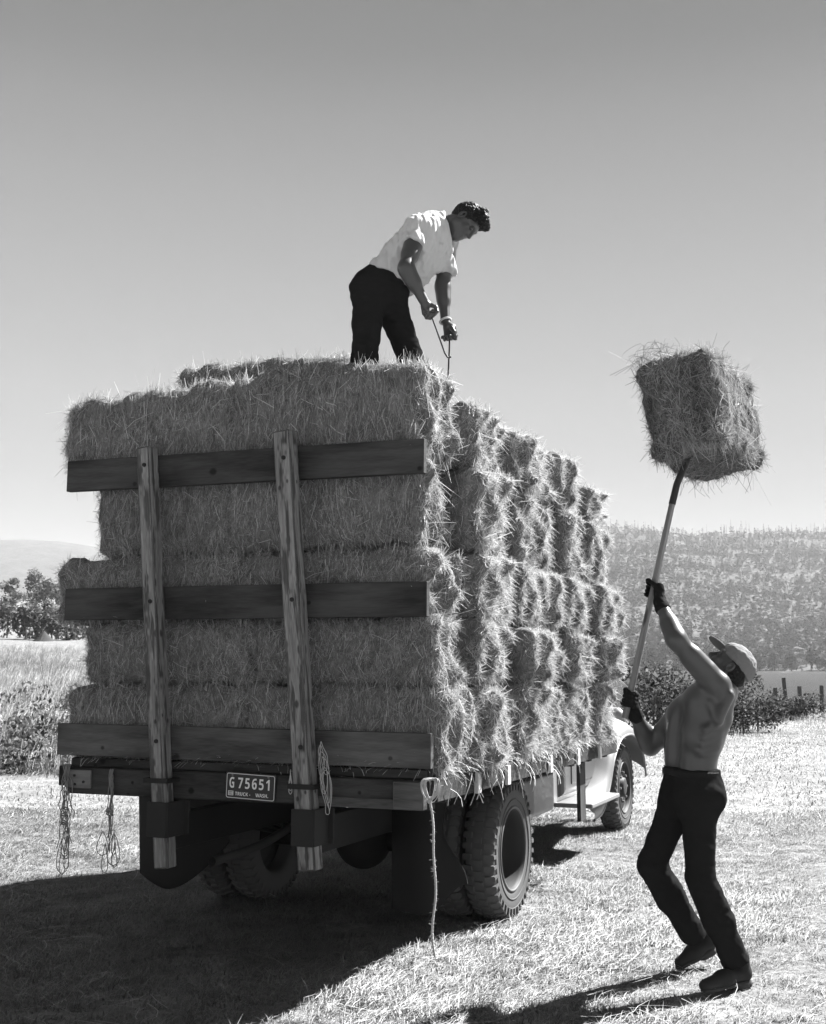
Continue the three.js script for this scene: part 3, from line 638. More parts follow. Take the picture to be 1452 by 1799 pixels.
// ---------------------------------------------------------------- twine and rope hanging from the tail
const twineMaterial = mat(0.22, 0.95), paleTwine = mat(0.42, 0.95);
function hanging(name, label, category, parts, m) {
  const g = group(name, TRUCK, -YAW); tag(g, label, category, 'twine and rope on the tail');
  for (const [n, geo] of parts) mesh(n, geo, m, g);
  return g;
}
{
  reseed(80);
  const strand = (a, bottom, sway, r, wob = 0.012) => { const pts = []; const n = 9; for (let i = 0; i <= n; i++) { const t = i / n; pts.push(V(a.x + sway * t + wob * gauss(), lerp(a.y, bottom, t), a.z + wob * gauss())); } return pts; };
  const loop = (c, w, h, tilt) => { const pts = []; for (let i = 0; i < 10; i++) { const t = i / 10 * 6.283; pts.push(V(c.x + w * Math.sin(t) * (0.55 + 0.45 * Math.cos(t) * -1), c.y + h * (Math.cos(t) - 1) * 0.5, c.z + tilt * Math.sin(t) * w)); } return pts; };
  const bundle = (px, y0px, y1px, n, tight) => {
    const top = onTail(px, y0px, 0.06), end = onTail(px, y1px, 0.06), strands = [], loops = [];
    for (let i = 0; i < n; i++) { const b = lerp(top.y, end.y, rr(0.45, 0.8)); strands.push(tube(strand(top.clone().add(V(0.02 * gauss(), 0.01 * gauss(), 0.01 * gauss())), b, 0.03 * gauss() * (tight ? 0.5 : 1.2), 0.0032, tight ? 0.007 : 0.014), 0.0028, 24, 5)); }
    for (let i = 0; i < 5; i++) loops.push(tube(loop(V(top.x + 0.035 * gauss(), lerp(top.y, end.y, rr(0.55, 0.72)), top.z + 0.012 * gauss()), rr(0.025, 0.05), (top.y - end.y) * rr(0.22, 0.32), rr(-0.5, 0.5)), 0.0026, 30, 5, true));
    for (let i = 0; i < 4; i++) { const y = lerp(top.y, end.y, rr(0.3, 0.6)); loops.push(tube([V(top.x - 0.02, y, top.z + 0.012), V(top.x, y + 0.012, top.z + 0.02), V(top.x + 0.022, y, top.z + 0.01), V(top.x, y - 0.01, top.z - 0.012)], 0.004, 12, 5, true)); }
    return [['strands', merge(strands)], ['loops', merge(loops)]];
  };
  hanging('twine_bundle', 'loose bundle of looped twine hanging from the left end of the tail', 'twine', bundle(119, 1343, 1552, 13, false), twineMaterial);
  hanging('twine_bundle', 'tight twisted hank of twine hanging left of the left post', 'twine', bundle(197, 1352, 1536, 9, true), twineMaterial);
  // coil beside the right post
  const coil = [];
  for (let i = 0; i < 6; i++) { const c = onTail(562 + i * 2.2 + 3 * gauss(), 1303 + (i % 3) * 22 + 5 * gauss(), 0.12 + 0.01 * gauss()), w = rr(0.012, 0.03), hh = rr(0.16, 0.27), pts = []; for (let k = 0; k < 9; k++) { const t = k / 9 * 6.283; pts.push(V(c.x + w * Math.sin(t) + 0.007 * gauss() + 0.03 * (1 - Math.cos(t)) * 0.5, c.y + hh * (Math.cos(t) - 1) * 0.5 + 0.008 * gauss(), c.z + 0.012 * gauss())); } coil.push(tube(pts, 0.0019, 54, 5, true)); }
  for (let i = 0; i < 2; i++) { const c = onTail(511, 1352 + i * 6, 0.13); coil.push(tube(loop(c, 0.022, 0.11, 0.5), 0.0026, 24, 5, true)); }
  hanging('wire_coil', 'thin coiled wire looped around the right post', 'wire', [['coil', merge(coil)]], mat(0.4, 0.6));
  // rope at the right corner
  const hank = [];
  for (let i = 0; i < 12; i++) { const a = onTail(742 + i * 0.7, 1374, 0.13), b = onTail(765 + i * 0.4, 1374, 0.13), lo = onTail(755 + 3 * gauss(), 1407 + 5 * gauss(), 0.14); a.x += 0.012 * gauss(); b.x += 0.012 * gauss(); a.y += 0.01 * gauss(); b.y += 0.01 * gauss(); hank.push(tube([a, a.clone().add(V(0.008, -0.06, 0.006 * gauss())), lo.clone().add(V(0.006 * gauss(), 0, 0.006 * gauss())), b.clone().add(V(-0.006, -0.06, 0.006 * gauss())), b, a.clone().lerp(b, 0.5).add(V(0, 0.012, -0.03))], 0.0024, 26, 5, true)); }
  const r0 = onTail(756, 1408, 0.14), r1 = onTail(768, 1682, 0.14), line = [];
  for (let i = 0; i <= 12; i++) { const t = i / 12; line.push(V(lerp(r0.x, r1.x, t) + 0.012 * Math.sin(t * 5.2) + 0.006 * Math.sin(t * 13), lerp(r0.y, Math.max(0.04, r1.y), t), r0.z + 0.006 * Math.sin(t * 9))); }
  const ropeCurve = new THREE.CatmullRomCurve3(line), lay = [];
  for (let s = 0; s < 3; s++) { const pts = []; for (let i = 0; i <= 120; i++) { const p = ropeCurve.getPoint(i / 120), a = i * 0.75 + s * 2.094; pts.push(p.add(V(Math.cos(a) * 0.003, 0, Math.sin(a) * 0.003))); } lay.push(tube(pts, 0.0036, 240, 5)); }
  const fray = [];
  for (let i = 0; i < 90; i++) { const p = ropeCurve.getPoint(rnd()), d = V(gauss(), gauss() * 0.5, gauss()).normalize().multiplyScalar(rr(0.008, 0.024)); fray.push(rod(p, p.clone().add(d), 0.0009, 0.0006, 3)); }
  hanging('hanging_rope', 'frayed pale rope hanging to the ground from the right tail corner', 'rope', [['hank', merge(hank)], ['line', merge(lay)], ['frayed_fibres', merge(fray)]], paleTwine);
}

// ---------------------------------------------------------------- hay
const hayFibres = (() => { // matted stems, 0.5 m to the tile
  reseed(7);
  const c = document.createElement('canvas'); c.width = c.height = 1024;
  const k = c.getContext('2d'); k.fillStyle = '#8c8c8c'; k.fillRect(0, 0, 1024, 1024); k.lineCap = 'round';
  for (let i = 0; i < 6500; i++) {
    const x = rnd() * 1024, y = rnd() * 1024, a = Math.PI / 2 + (rnd() < 0.2 ? rr(-1.5, 1.5) : 0.4 * gauss()), l = rr(40, 170), g = Math.floor(rr(105, 235)), b = rr(-25, 25);
    k.strokeStyle = 'rgb(' + g + ',' + g + ',' + g + ')'; k.lineWidth = rr(3, 9);
    for (const ox of [0, -1024, 1024]) for (const oy of [0, -1024, 1024]) { if (x + ox < -200 || x + ox > 1224 || y + oy < -200 || y + oy > 1224) continue; k.beginPath(); k.moveTo(x + ox, y + oy); k.quadraticCurveTo(x + ox + Math.cos(a) * l / 2 + b, y + oy + Math.sin(a) * l / 2 + b, x + ox + Math.cos(a) * l, y + oy + Math.sin(a) * l); k.stroke(); }
  }
  const t = new THREE.CanvasTexture(c); t.wrapS = t.wrapT = THREE.RepeatWrapping; return t;
})();
const hayCore = mat(1, 1, { vertexColors: true, map: hayFibres, bumpMap: hayFibres, bumpScale: 0.012 });
const hayStraw = matP(1, 0.7, { specularIntensity: 0.5, vertexColors: true, side: THREE.DoubleSide, transmission: 0.5, thickness: 0 });
const BL = 1.2, BH = 0.42, BW = 0.47;
// one bale: flakes pressed along its length, pulled in where the two wires run
function baleBody(seed, wired = 0.012) {
  const L = BL, H = BH, W = BW, R = 0.055 + 0.02 * (seed % 3) / 2, ox = seed * 13.7;
  return (p) => {
    const a = clamp(p.x, -L / 2 + R, L / 2 - R), b = clamp(p.y, -H / 2 + R, H / 2 - R), c = clamp(p.z, -W / 2 + R, W / 2 - R);
    const n = V(p.x - a, p.y - b, p.z - c).normalize();
    const q = V(a, b, c).addScaledVector(n, R);
    const flake = Math.abs(Math.sin((q.x * 29 + 3 * noise(q.x * 3 + ox, 0, 0)) * 0.5)), lump = fbm(q.x * 5 + ox, q.y * 5, q.z * 5, 3);
    let d = 0.034 * lump - 0.018 * (1 - Math.pow(flake, 0.5)) * (1 - Math.abs(n.x)) + 0.018 * noise(q.x * 22 + ox, q.y * 22, q.z * 22);
    const ridge = Math.sin(q.z * 40 + 4 * noise(q.z * 4, q.y * 2.5, ox)); // uneven ends in upright wads
    const end = Math.pow(Math.abs(n.x), 3) * Math.sign(n.x) * (0.1 * fbm(q.z * 6 + ox, q.y * 3.4, seed, 3) + 0.03 * ridge);
    for (const s of [-1, 1]) { const t = (q.y - s * 0.1) / 0.035; d -= wired * Math.exp(-t * t) * Math.abs(n.z); }
    q.addScaledVector(n, d); q.x += end;
    return [q, n];
  };
}
function baleGeometry(seed, counts, opts = {}) {
  const tone = opts.tone ?? 1;
  reseed(1000 + seed * 37);
  const shape = baleBody(seed, opts.wired), L = BL, H = BH, W = BW;
  let core = new THREE.BoxGeometry(L, H, W, 36, 14, 15);
  strip(core, ['position']); core = mergeVertices(core, 1e-4);
  const P = core.attributes.position, col = new Float32Array(P.count * 3), p = V(0, 0, 0);
  for (let i = 0; i < P.count; i++) {
    p.fromBufferAttribute(P, i); const [q] = shape(p); P.setXYZ(i, q.x, q.y, q.z);
    const g = 0.25 + 0.12 * fbm(q.x * 22 + seed, q.y * 9, q.z * 22, 2) + 0.05 * (rnd() - 0.5);
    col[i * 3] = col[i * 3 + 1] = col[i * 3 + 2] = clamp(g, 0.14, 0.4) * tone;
  }
  const cuv = new Float32Array(P.count * 2);
  for (let i = 0; i < P.count; i++) { cuv[2 * i] = (P.getX(i) + P.getZ(i)) * 2 + seed * 0.37; cuv[2 * i + 1] = (P.getY(i) + 0.6 * P.getZ(i)) * 2 + seed * 0.21; }
  core.setAttribute('uv', new THREE.BufferAttribute(cuv, 2));
  core.setAttribute('color', new THREE.BufferAttribute(col, 3));
  core.computeVertexNormals();
  const n4 = Object.values(counts).reduce((s, x) => s + x, 0), pos = new Float32Array(n4 * 12 * 3), nor = new Float32Array(n4 * 12 * 3), cl = new Float32Array(n4 * 12 * 3);
  let o = 0;
  const t1 = V(0, 0, 0), side = V(0, 0, 0), bend = V(0, 0, 0), fn = V(0, 0, 0);
  const put = (v, n, g) => { pos[o] = v.x; pos[o + 1] = v.y; pos[o + 2] = v.z; nor[o] = n.x; nor[o + 1] = n.y; nor[o + 2] = n.z; cl[o] = cl[o + 1] = cl[o + 2] = g; o += 3; };
  for (const [face, count] of Object.entries(counts)) for (let i = 0; i < count; i++) {
    const a = rr(-1, 1), b = rr(-1, 1), s = face[0] === 'p' ? 1 : -1;
    if (face[1] === 'x') p.set(s * L / 2, b * H / 2, a * W / 2); else if (face[1] === 'y') p.set(a * L / 2, s * H / 2, b * W / 2); else p.set(a * L / 2, b * H / 2, s * W / 2);
    const [q, n] = shape(p);
    // lie: up and down on the sides, across on the top, every way at the ends
    const swirl = 1.4 * noise(q.x * 7 + seed, q.y * 7, q.z * 7), thin = fbm(q.x * 9 - seed, q.y * 6, q.z * 9 + 4, 2);
    if (thin < -0.15 && rnd() < (face[1] === 'x' ? 0.45 : 0.2) - thin) continue;
    const wild = rnd() < (face[1] === 'x' ? 0.5 : 0.2);
    if (wild) t1.set(gauss(), gauss(), gauss()); else if (face[1] === 'y') t1.set(0.35 * gauss() + swirl, 0.2 * gauss(), 1); else if (face[1] === 'z') t1.set(0.3 * gauss() + swirl * 0.45, 1, 0.2 * gauss()); else t1.set(0.2 * gauss(), 1, 0.5 * gauss() + 1.3 * swirl);
    t1.addScaledVector(n, -t1.dot(n)).normalize();
    if (rnd() < 0.5) t1.negate();
    const rim = Math.max(Math.abs(n.x), Math.abs(n.y), Math.abs(n.z)) < 0.93;
    const out = rim && rnd() < 0.45 ? rr(0.3, 1.2) : rnd() < (face[1] === 'x' ? 0.4 : 0.05) ? rr(0.35, 1.5) : rr(-0.05, 0.26) + Math.max(0, swirl) * 0.12;
    t1.addScaledVector(n, out).normalize();
    const long = rnd() < 0.016, len = (long ? rr(0.09, 0.17) : rr(0.025, 0.085)) * (face[1] === 'x' ? 1.1 : 1), w = (long ? rr(0.0024, 0.0045) : rr(0.0014, 0.0036)) / 2;
    bend.set(gauss(), gauss() - (face[1] === 'x' ? 0.35 : 0), gauss()).multiplyScalar(len * (rnd() < 0.3 ? 0.5 : 0.18));
    side.crossVectors(t1, rnd() < 0.6 ? n : V(gauss(), gauss(), gauss())).normalize();
    fn.crossVectors(side, t1).normalize();
    const g = long || rnd() < 0.06 ? rr(0.5, 0.72) * tone : rr(0.14, 0.55) * (face[1] === 'x' ? 1.4 : 1) * (0.8 + 0.4 * rnd()) * tone;  // end stems paler: brightness of the sunlit load side put into their colour
    const A = q.addScaledVector(n, -0.004).addScaledVector(t1, -len * 0.3), pt = (t) => A.clone().addScaledVector(t1, len * t).addScaledVector(bend, t * t);
    const c0 = pt(0), c1 = pt(0.5), c2 = pt(1), e = (c, k) => c.clone().addScaledVector(side, w * k);
    const K = [e(c0, -1), e(c0, 1), e(c1, 1), e(c1, -1), e(c2, 0.6), e(c2, -0.6)];
    for (const k of [0, 1, 2, 0, 2, 3, 3, 2, 4, 3, 4, 5]) put(K[k], fn, g);
  }
  const straw = new THREE.BufferGeometry();
  const n9 = o; straw.setAttribute('position', new THREE.BufferAttribute(pos.slice(0, n9), 3));
  straw.setAttribute('normal', new THREE.BufferAttribute(nor.slice(0, n9), 3));
  straw.setAttribute('color', new THREE.BufferAttribute(cl.slice(0, n9), 3));
  return { core, straw };
}
function makeBale(geo) {
  const g = new THREE.Group();
  const c = new THREE.Mesh(geo.core, hayCore), s = new THREE.Mesh(geo.straw, hayStraw);
  c.name = 'pressed_hay'; s.name = 'loose_stems'; s.userData.kind = 'stuff';
  for (const m of [c, s]) { m.castShadow = m.receiveShadow = true; g.add(m); }
  return g;
}
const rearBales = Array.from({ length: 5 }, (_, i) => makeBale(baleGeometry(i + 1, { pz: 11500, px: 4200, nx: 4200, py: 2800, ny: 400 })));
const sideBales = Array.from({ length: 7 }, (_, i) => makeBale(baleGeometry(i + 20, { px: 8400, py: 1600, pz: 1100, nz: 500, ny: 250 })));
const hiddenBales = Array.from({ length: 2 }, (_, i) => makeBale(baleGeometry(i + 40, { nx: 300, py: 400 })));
const truckTurn = new THREE.Quaternion().setFromAxisAngle(V(0, 1, 0), -YAW);
function stack(source, label, groupName, x0, x1, y, h, z, w, roll = 0, yaw = 0, pitch = 0) {
  const b = source.clone();
  b.name = numbered('hay_bale');
  b.position.copy(toWorld(V((x0 + x1) / 2, y + h / 2, z - w / 2)));
  b.quaternion.copy(truckTurn).multiply(new THREE.Quaternion().setFromEuler(new THREE.Euler(pitch, yaw, roll)));
  b.scale.set((x1 - x0) / BL, 0.975 * h / BH, 0.965 * w / BW);
  scene.add(b);
  return tag(b, label, 'hay bale', groupName);
}
{
  reseed(90);
  const tierY = [1.042, 1.512, 1.872, 2.258, 2.75], tierH = [0.475, 0.365, 0.39, 0.5, 0.53];
  const ends = [[-1.1, 0.1, 1.25], [-1.03, 0.13, 1.24], [-1.22, -0.02, 1.2], [-0.97, -0.05, 1.13], [-1.24, -0.04, 1.16]];
  const tierName = ['bottom', 'second', 'third', 'fourth', 'top'];
  const rowName = ['', 'second', 'third', 'fourth', 'fifth', 'sixth', 'seventh', 'eighth', 'ninth'];
  for (let t = 0; t < 5; t++) {
    const [a, m, b] = ends[t];
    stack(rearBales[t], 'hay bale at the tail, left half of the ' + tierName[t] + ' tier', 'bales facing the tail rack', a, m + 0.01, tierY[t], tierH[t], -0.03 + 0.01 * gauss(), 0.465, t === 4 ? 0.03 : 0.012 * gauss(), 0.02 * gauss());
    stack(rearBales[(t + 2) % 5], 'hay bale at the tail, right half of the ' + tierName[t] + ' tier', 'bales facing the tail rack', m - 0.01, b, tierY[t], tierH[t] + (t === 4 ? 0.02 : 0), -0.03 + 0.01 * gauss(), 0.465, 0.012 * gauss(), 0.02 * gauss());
  }
  for (let r = 1; r < 9; r++) for (let t = 0; t < 5; t++) {
    const z = -0.03 - 0.455 * r, push = [0, 0.05, -0.07, 0.04, -0.02, 0.06, -0.08, 0.05, -0.04][r] + 0.05 * gauss(), mid = 0.03 * gauss();
    const h = t === 4 ? (r === 1 ? 0.4 : r === 2 ? 0.41 : r === 8 ? 0.17 : r === 7 ? 0.28 : r === 6 ? 0.34 : 0.385 + 0.02 * gauss()) : tierH[t];
    const bulge = t === 1 || t === 2 ? 0.035 : t === 0 ? 0.0 : -0.03;
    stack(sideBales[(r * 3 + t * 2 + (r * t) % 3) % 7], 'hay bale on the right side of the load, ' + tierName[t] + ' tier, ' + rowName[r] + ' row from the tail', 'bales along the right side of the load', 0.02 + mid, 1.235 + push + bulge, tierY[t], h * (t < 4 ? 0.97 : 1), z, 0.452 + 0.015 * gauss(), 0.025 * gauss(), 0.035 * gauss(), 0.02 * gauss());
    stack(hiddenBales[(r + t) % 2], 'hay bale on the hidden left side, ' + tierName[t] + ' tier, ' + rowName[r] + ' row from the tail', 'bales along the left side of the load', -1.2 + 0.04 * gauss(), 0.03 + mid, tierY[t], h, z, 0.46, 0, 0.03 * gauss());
  }
  stack(rearBales[1], 'single hay bale lying highest on the load, left of the standing man', undefined, -0.8, 0.42, 3.11, 0.45, -0.62, 0.47, -0.01, 0.05);
}
// loose hay on the deck edge and trailing from the load
{
  reseed(95);
  const strandShape = (() => { const g = new THREE.BufferGeometry(), w = 0.0017, pts = [[0, 0, 0], [0.035, 0.012, 0.004], [0.07, 0.012, 0.014], [0.105, -0.006, 0.03]], pos = []; for (let k = 0; k < 3; k++) { const [a, b] = [pts[k], pts[k + 1]]; pos.push(a[0], a[1], a[2] - w, b[0], b[1], b[2] - w, b[0], b[1], b[2] + w, a[0], a[1], a[2] - w, b[0], b[1], b[2] + w, a[0], a[1], a[2] + w); } g.setAttribute('position', new THREE.Float32BufferAttribute(pos, 3)); g.computeVertexNormals(); return g; })();
  const m4 = new THREE.Matrix4(), q = new THREE.Quaternion(), list = [];
  for (let i = 0; i < 2600; i++) { const z = -rr(0.1, 4.0), x = 1.235 - Math.abs(gauss()) * 0.06; list.push([V(x, 1.042 + Math.abs(gauss()) * 0.03 * (z < -1.2 ? 1 : 1.6), z), rr(0.5, 1.3)]); }
  for (let i = 0; i < 60; i++) list.push([V(1.275 + 0.02 * gauss(), 1.0 + 0.05 * gauss(), -rr(0.0, 2.6)), rr(0.8, 1.6)]);
  for (let i = 0; i < 420; i++) list.push([V(rr(-1.1, 1.2), 1.085 + 0.01 * Math.abs(gauss()), -0.01 + 0.02 * gauss()), rr(0.4, 1)]);
  const im = new THREE.InstancedMesh(strandShape, matP(0.36, 0.75, { side: THREE.DoubleSide, transmission: 0.2, thickness: 0 }), list.length);
  im.name = 'loose_hay';
  list.forEach(([p, s], i) => { const e = new THREE.Euler(0.4 * gauss(), rr(0, 6.28), 0.5 * gauss() - (i > 2600 && i < 2660 ? 0.9 : 0)); im.setMatrixAt(i, m4.compose(toWorld(p), q.setFromEuler(e), V(s, s, s))); im.setColorAt(i, gray(rr(0.7, 1.5))); });
  im.castShadow = im.receiveShadow = true;
  scene.add(tag(im, 'loose hay lying along the edge of the truck bed', undefined, undefined, 'stuff'));
}
// ---------------------------------------------------------------- the bale on the fork
const forkBale = (() => {
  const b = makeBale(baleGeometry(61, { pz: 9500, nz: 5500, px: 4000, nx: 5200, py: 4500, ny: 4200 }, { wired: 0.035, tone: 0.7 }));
  b.name = numbered('hay_bale');
  const yaw = 28 * Math.PI / 180, far = V(Math.sin(yaw), 0.02, -Math.cos(yaw)).normalize();
  const right = V(Math.cos(yaw), 0.17, Math.sin(yaw)).normalize(), up = right.clone().cross(far.clone().negate()).negate().normalize();
  const Z = right.clone().addScaledVector(far, -right.dot(far)).normalize(), Y = V(0, 0, 0).crossVectors(Z, far).normalize();
  b.quaternion.setFromRotationMatrix(new THREE.Matrix4().makeBasis(far, Y, Z));
  b.scale.set(0.94 / BL, 0.55 / BH, 0.44 / BW);
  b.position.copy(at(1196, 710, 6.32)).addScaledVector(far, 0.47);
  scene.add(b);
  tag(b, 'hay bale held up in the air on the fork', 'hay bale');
  const loops = [];
  for (const y of [-0.1, 0.1]) { const pts = []; for (let i = 0; i < 40; i++) { const a = i / 40 * 6.283, c = Math.cos(a), s = Math.sin(a), k = Math.pow(Math.pow(Math.abs(c), 8) + Math.pow(Math.abs(s), 8), -1 / 8); pts.push(V(c * k * BL * 0.49, y, s * k * BW * 0.47)); } loops.push(tube(pts, 0.0025, 120, 5, true)); }
  const t = new THREE.Mesh(merge(loops), twineMaterial); t.name = 'binding_twine'; t.castShadow = t.receiveShadow = true; b.add(t);
  // stems and twine ends that dangle or stand off
  reseed(97);
  const wisp = [];
  for (let i = 0; i < 70; i++) { const a = V(rr(-0.6, 0.6), (rnd() < 0.6 ? -1 : 1) * 0.21, rr(-0.23, 0.23)), d = V(0.1 * gauss(), a.y < 0 ? -rr(0.03, 0.13) : rr(0.03, 0.1), 0.1 * gauss()); wisp.push(tube([a, a.clone().addScaledVector(d, 0.5).add(V(0.02 * gauss(), 0.02 * gauss(), 0.02 * gauss())), a.clone().add(d)], 0.0011, 8, 3)); }
  for (let i = 0; i < 30; i++) { const a = V(-0.55, 0.2, rr(-0.22, -0.02)), r = rr(0.04, 0.11), ph = rr(0, 6); wisp.push(tube([a, a.clone().add(V(0.03 * gauss(), r, 0.08 * gauss())), a.clone().add(V(0.05 * gauss() + 0.05, r * 0.8, 0.16 * gauss())), a.clone().add(V(0.1, r * 0.3, 0.16 * gauss()))], 0.0009, 14, 3)); }
  const w = new THREE.Mesh(merge(wisp), hayStraw.clone()); w.material.vertexColors = false; w.material.color = gray(0.3); w.name = 'dangling_stems'; w.userData.kind = 'stuff'; w.castShadow = w.receiveShadow = true; b.add(w);
  return b;
})();

// ---------------------------------------------------------------- people
const headFrame = (c, fwd, up) => { const F = fwd.clone().normalize(), U = up.clone().addScaledVector(F, -up.dot(F)).normalize(), R = V(0, 0, 0).crossVectors(F, U); const f = (r, u, w) => c.clone().addScaledVector(R, r).addScaledVector(U, u).addScaledVector(F, w); return { c, F, U, R, p: f }; };
function headField(h) {
  const { F, U, R, p } = h;
  const base = join([blob(p(0, 0.028, -0.012), R, U, F, 0.074, 0.094, 0.098), blob(p(0, -0.045, 0.028), R, U, F, 0.06, 0.072, 0.064), cap(p(0, -0.098, 0.066), p(0, -0.1, 0.06), 0.026, 0.03), cap(p(-0.05, -0.07, 0.0), p(0.05, -0.07, 0.0), 0.03)], 0.035);
  const brow = join([cap(p(-0.038, 0.028, 0.07), p(0.038, 0.028, 0.07), 0.017), cap(p(-0.045, -0.022, 0.062), p(-0.03, -0.03, 0.068), 0.018), cap(p(0.045, -0.022, 0.062), p(0.03, -0.03, 0.068), 0.018)], 0.01);
  const nose = join([cap(p(0, 0.018, 0.084), p(0, -0.026, 0.108), 0.0085, 0.013), cap(p(-0.011, -0.032, 0.094), p(0.011, -0.032, 0.094), 0.0085)], 0.012);
  const lips = join([cap(p(-0.02, -0.062, 0.083), p(0.02, -0.062, 0.083), 0.0075), cap(p(-0.017, -0.074, 0.08), p(0.017, -0.074, 0.08), 0.008)], 0.004);
  const ears = [-1, 1].map((s) => { const e = blob(p(s * 0.078, -0.006, -0.008), R, U, F, 0.012, 0.032, 0.021), hole = blob(p(s * 0.088, -0.004, -0.004), R, U, F, 0.01, 0.018, 0.011); return (x, y, z) => smax(e(x, y, z), -hole(x, y, z), 0.006); });
  const eyes = [-1, 1].map((s) => blob(p(s * 0.032, 0.006, 0.092), R, U, F, 0.019, 0.012, 0.018));
  return (x, y, z) => {
    let d = smin(base(x, y, z), brow(x, y, z), 0.02);
    d = smin(d, nose(x, y, z), 0.012);
    for (const e of eyes) d = smax(d, -e(x, y, z), 0.012);
    d = smin(d, lips(x, y, z), 0.01);
    for (const e of ears) d = smin(d, e(x, y, z), 0.006);
    return d;
  };
}
// a hand closed around a bar: palm, four bent fingers of unequal length and a thumb that crosses in front
function gripField(c, axis, wrist, r, thick = 0.0088, flip = 1) {
  const A = axis.clone().normalize(), N = wrist.clone().sub(c); N.addScaledVector(A, -N.dot(A)).normalize();
  const B = V(0, 0, 0).crossVectors(A, N).multiplyScalar(flip), list = [];
  const P = (deg, rad, along) => c.clone().addScaledVector(N, Math.cos(deg * Math.PI / 180) * rad).addScaledVector(B, Math.sin(deg * Math.PI / 180) * rad).addScaledVector(A, along);
  const palm = [];
  for (let i = 0; i < 4; i++) palm.push(cap(P(0, r + 0.045, (i - 1.5) * 0.016), P(38, r + 0.02, (i - 1.5) * 0.0205), 0.017, 0.0125));
  palm.push(cap(P(-8, r + 0.05, 0), wrist, 0.024, 0.027));
  const fingers = [];
  [0.9, 1.0, 1.04, 0.97].forEach((len, i) => {
    const along = (i - 1.5) * 0.0215, k = thick * (i === 0 ? 0.88 : 1), rad = r + k * 0.9;
    const q = [P(38, rad + 0.012, along), P(100, rad + 0.004, along), P(100 + 80 * len, rad, along), P(100 + 150 * len, rad, along)];
    fingers.push(join([cap(q[0], q[1], k * 1.15, k * 1.05), cap(q[1], q[2], k * 1.05, k), cap(q[2], q[3], k, k * 0.86)], 0.005));
  });
  const tq = [P(-25, r + 0.034, 0.022), P(-70, r + 0.02, 0.04), P(-130, r + 0.011, 0.046), P(-180, r + 0.012, 0.042)];
  fingers.push(join([cap(tq[0], tq[1], 0.0155, 0.0115), cap(tq[1], tq[2], 0.0115, 0.0105), cap(tq[2], tq[3], 0.0105, 0.0085)], 0.006));
  const pf = join(palm, 0.02);
  return { field: (x, y, z) => { let d = pf(x, y, z); for (const f of fingers) d = smin(d, f(x, y, z), 0.006); return d; }, points: [c.clone().addScaledVector(A, 0.07), c.clone().addScaledVector(A, -0.07), wrist, P(90, 0.06, 0), P(-90, 0.06, 0), P(180, 0.05, 0)] };
}
const along = (a, b, t) => a.clone().lerp(b, t);
function torsoField(j, fat = 0, k = 0.06) {
  const waist = j.waist ?? 0.092;
  const C = along(j.SL, j.SR, 0.5), H = along(j.HL, j.HR, 0.5), list = [];
  for (const [S, Hp] of [[j.SL, j.HL], [j.SR, j.HR]]) {
    const s = S.clone().sub(C), h = Hp.clone().sub(H), m = (t, w) => along(C, H, t).addScaledVector(along(s, h, t), w);
    list.push(cap(m(0.1, 0.5), m(0.42, 0.5), 0.108 + fat, 0.1 + fat), cap(m(0.42, 0.5), m(0.75, 0.5), 0.1 + fat, waist + fat), cap(m(0.75, 0.55), m(1.0, 0.6), waist + 0.003 + fat, waist + 0.022 + fat), cap(m(0.02, 0.3), S, 0.085 + fat, 0.06 + fat), cap(j.NB, m(0.0, 0.65), 0.055 + fat, 0.05 + fat));
  }
  return join(list, k);
}
function armField(S, E, W, fat = 0) {
  return join([cap(S, E, 0.057 + fat, 0.043 + fat), cap(along(S, E, 0.35), along(S, E, 0.65), 0.053 + fat, 0.051 + fat), cap(E, W, 0.042 + fat, 0.029 + fat), cap(along(E, W, 0.12), along(E, W, 0.42), 0.046 + fat, 0.042 + fat)], 0.03);
}
function legField(H, K, A, fat = 0, loose = 0) {
  return join([cap(H, K, 0.09 + fat, 0.062 + fat), cap(K, A, 0.06 + fat, 0.042 + fat + loose), cap(along(K, A, 0.15), along(K, A, 0.45), 0.058 + fat, 0.056 + fat + loose * 0.6)], 0.04);
}
const neckField = (j, h) => join([cap(j.NB, h.p(0, -0.04, -0.022), 0.062, 0.057), cap(along(j.NB, h.c, 0.2), h.p(0, -0.065, 0.01), 0.05, 0.048)], 0.02);
const skinMaterial = matP(0.052, 0.34, { specularIntensity: 1, sheen: 0.15, sheenRoughness: 0.6 }), trouserMaterial = mat(0.017, 0.95, { specularIntensity: 0 }), gloveMaterial = mat(0.014, 0.9, { specularIntensity: 0.1 }), hairMaterial = mat(0.012, 0.6), bootMaterial = mat(0.025, 0.7), shirtMaterial = mat(0.5, 0.95, { side: THREE.DoubleSide });
const wrinkles = (f, amount, s, dir = V(1, 1, 1)) => (x, y, z) => { const d = f(x, y, z); return Math.abs(d) > 0.05 ? d : d + amount * (noise(x * s * dir.x, y * s * dir.y, z * s * dir.z) + 0.6 * noise(x * s * 2.3 * dir.x + 9, y * s * 2.3 * dir.y, z * s * 2.3 * dir.z)); };
const boxOf = (pts, pad) => { const b = bounds(pts, pad); return [b.min, b.max]; };
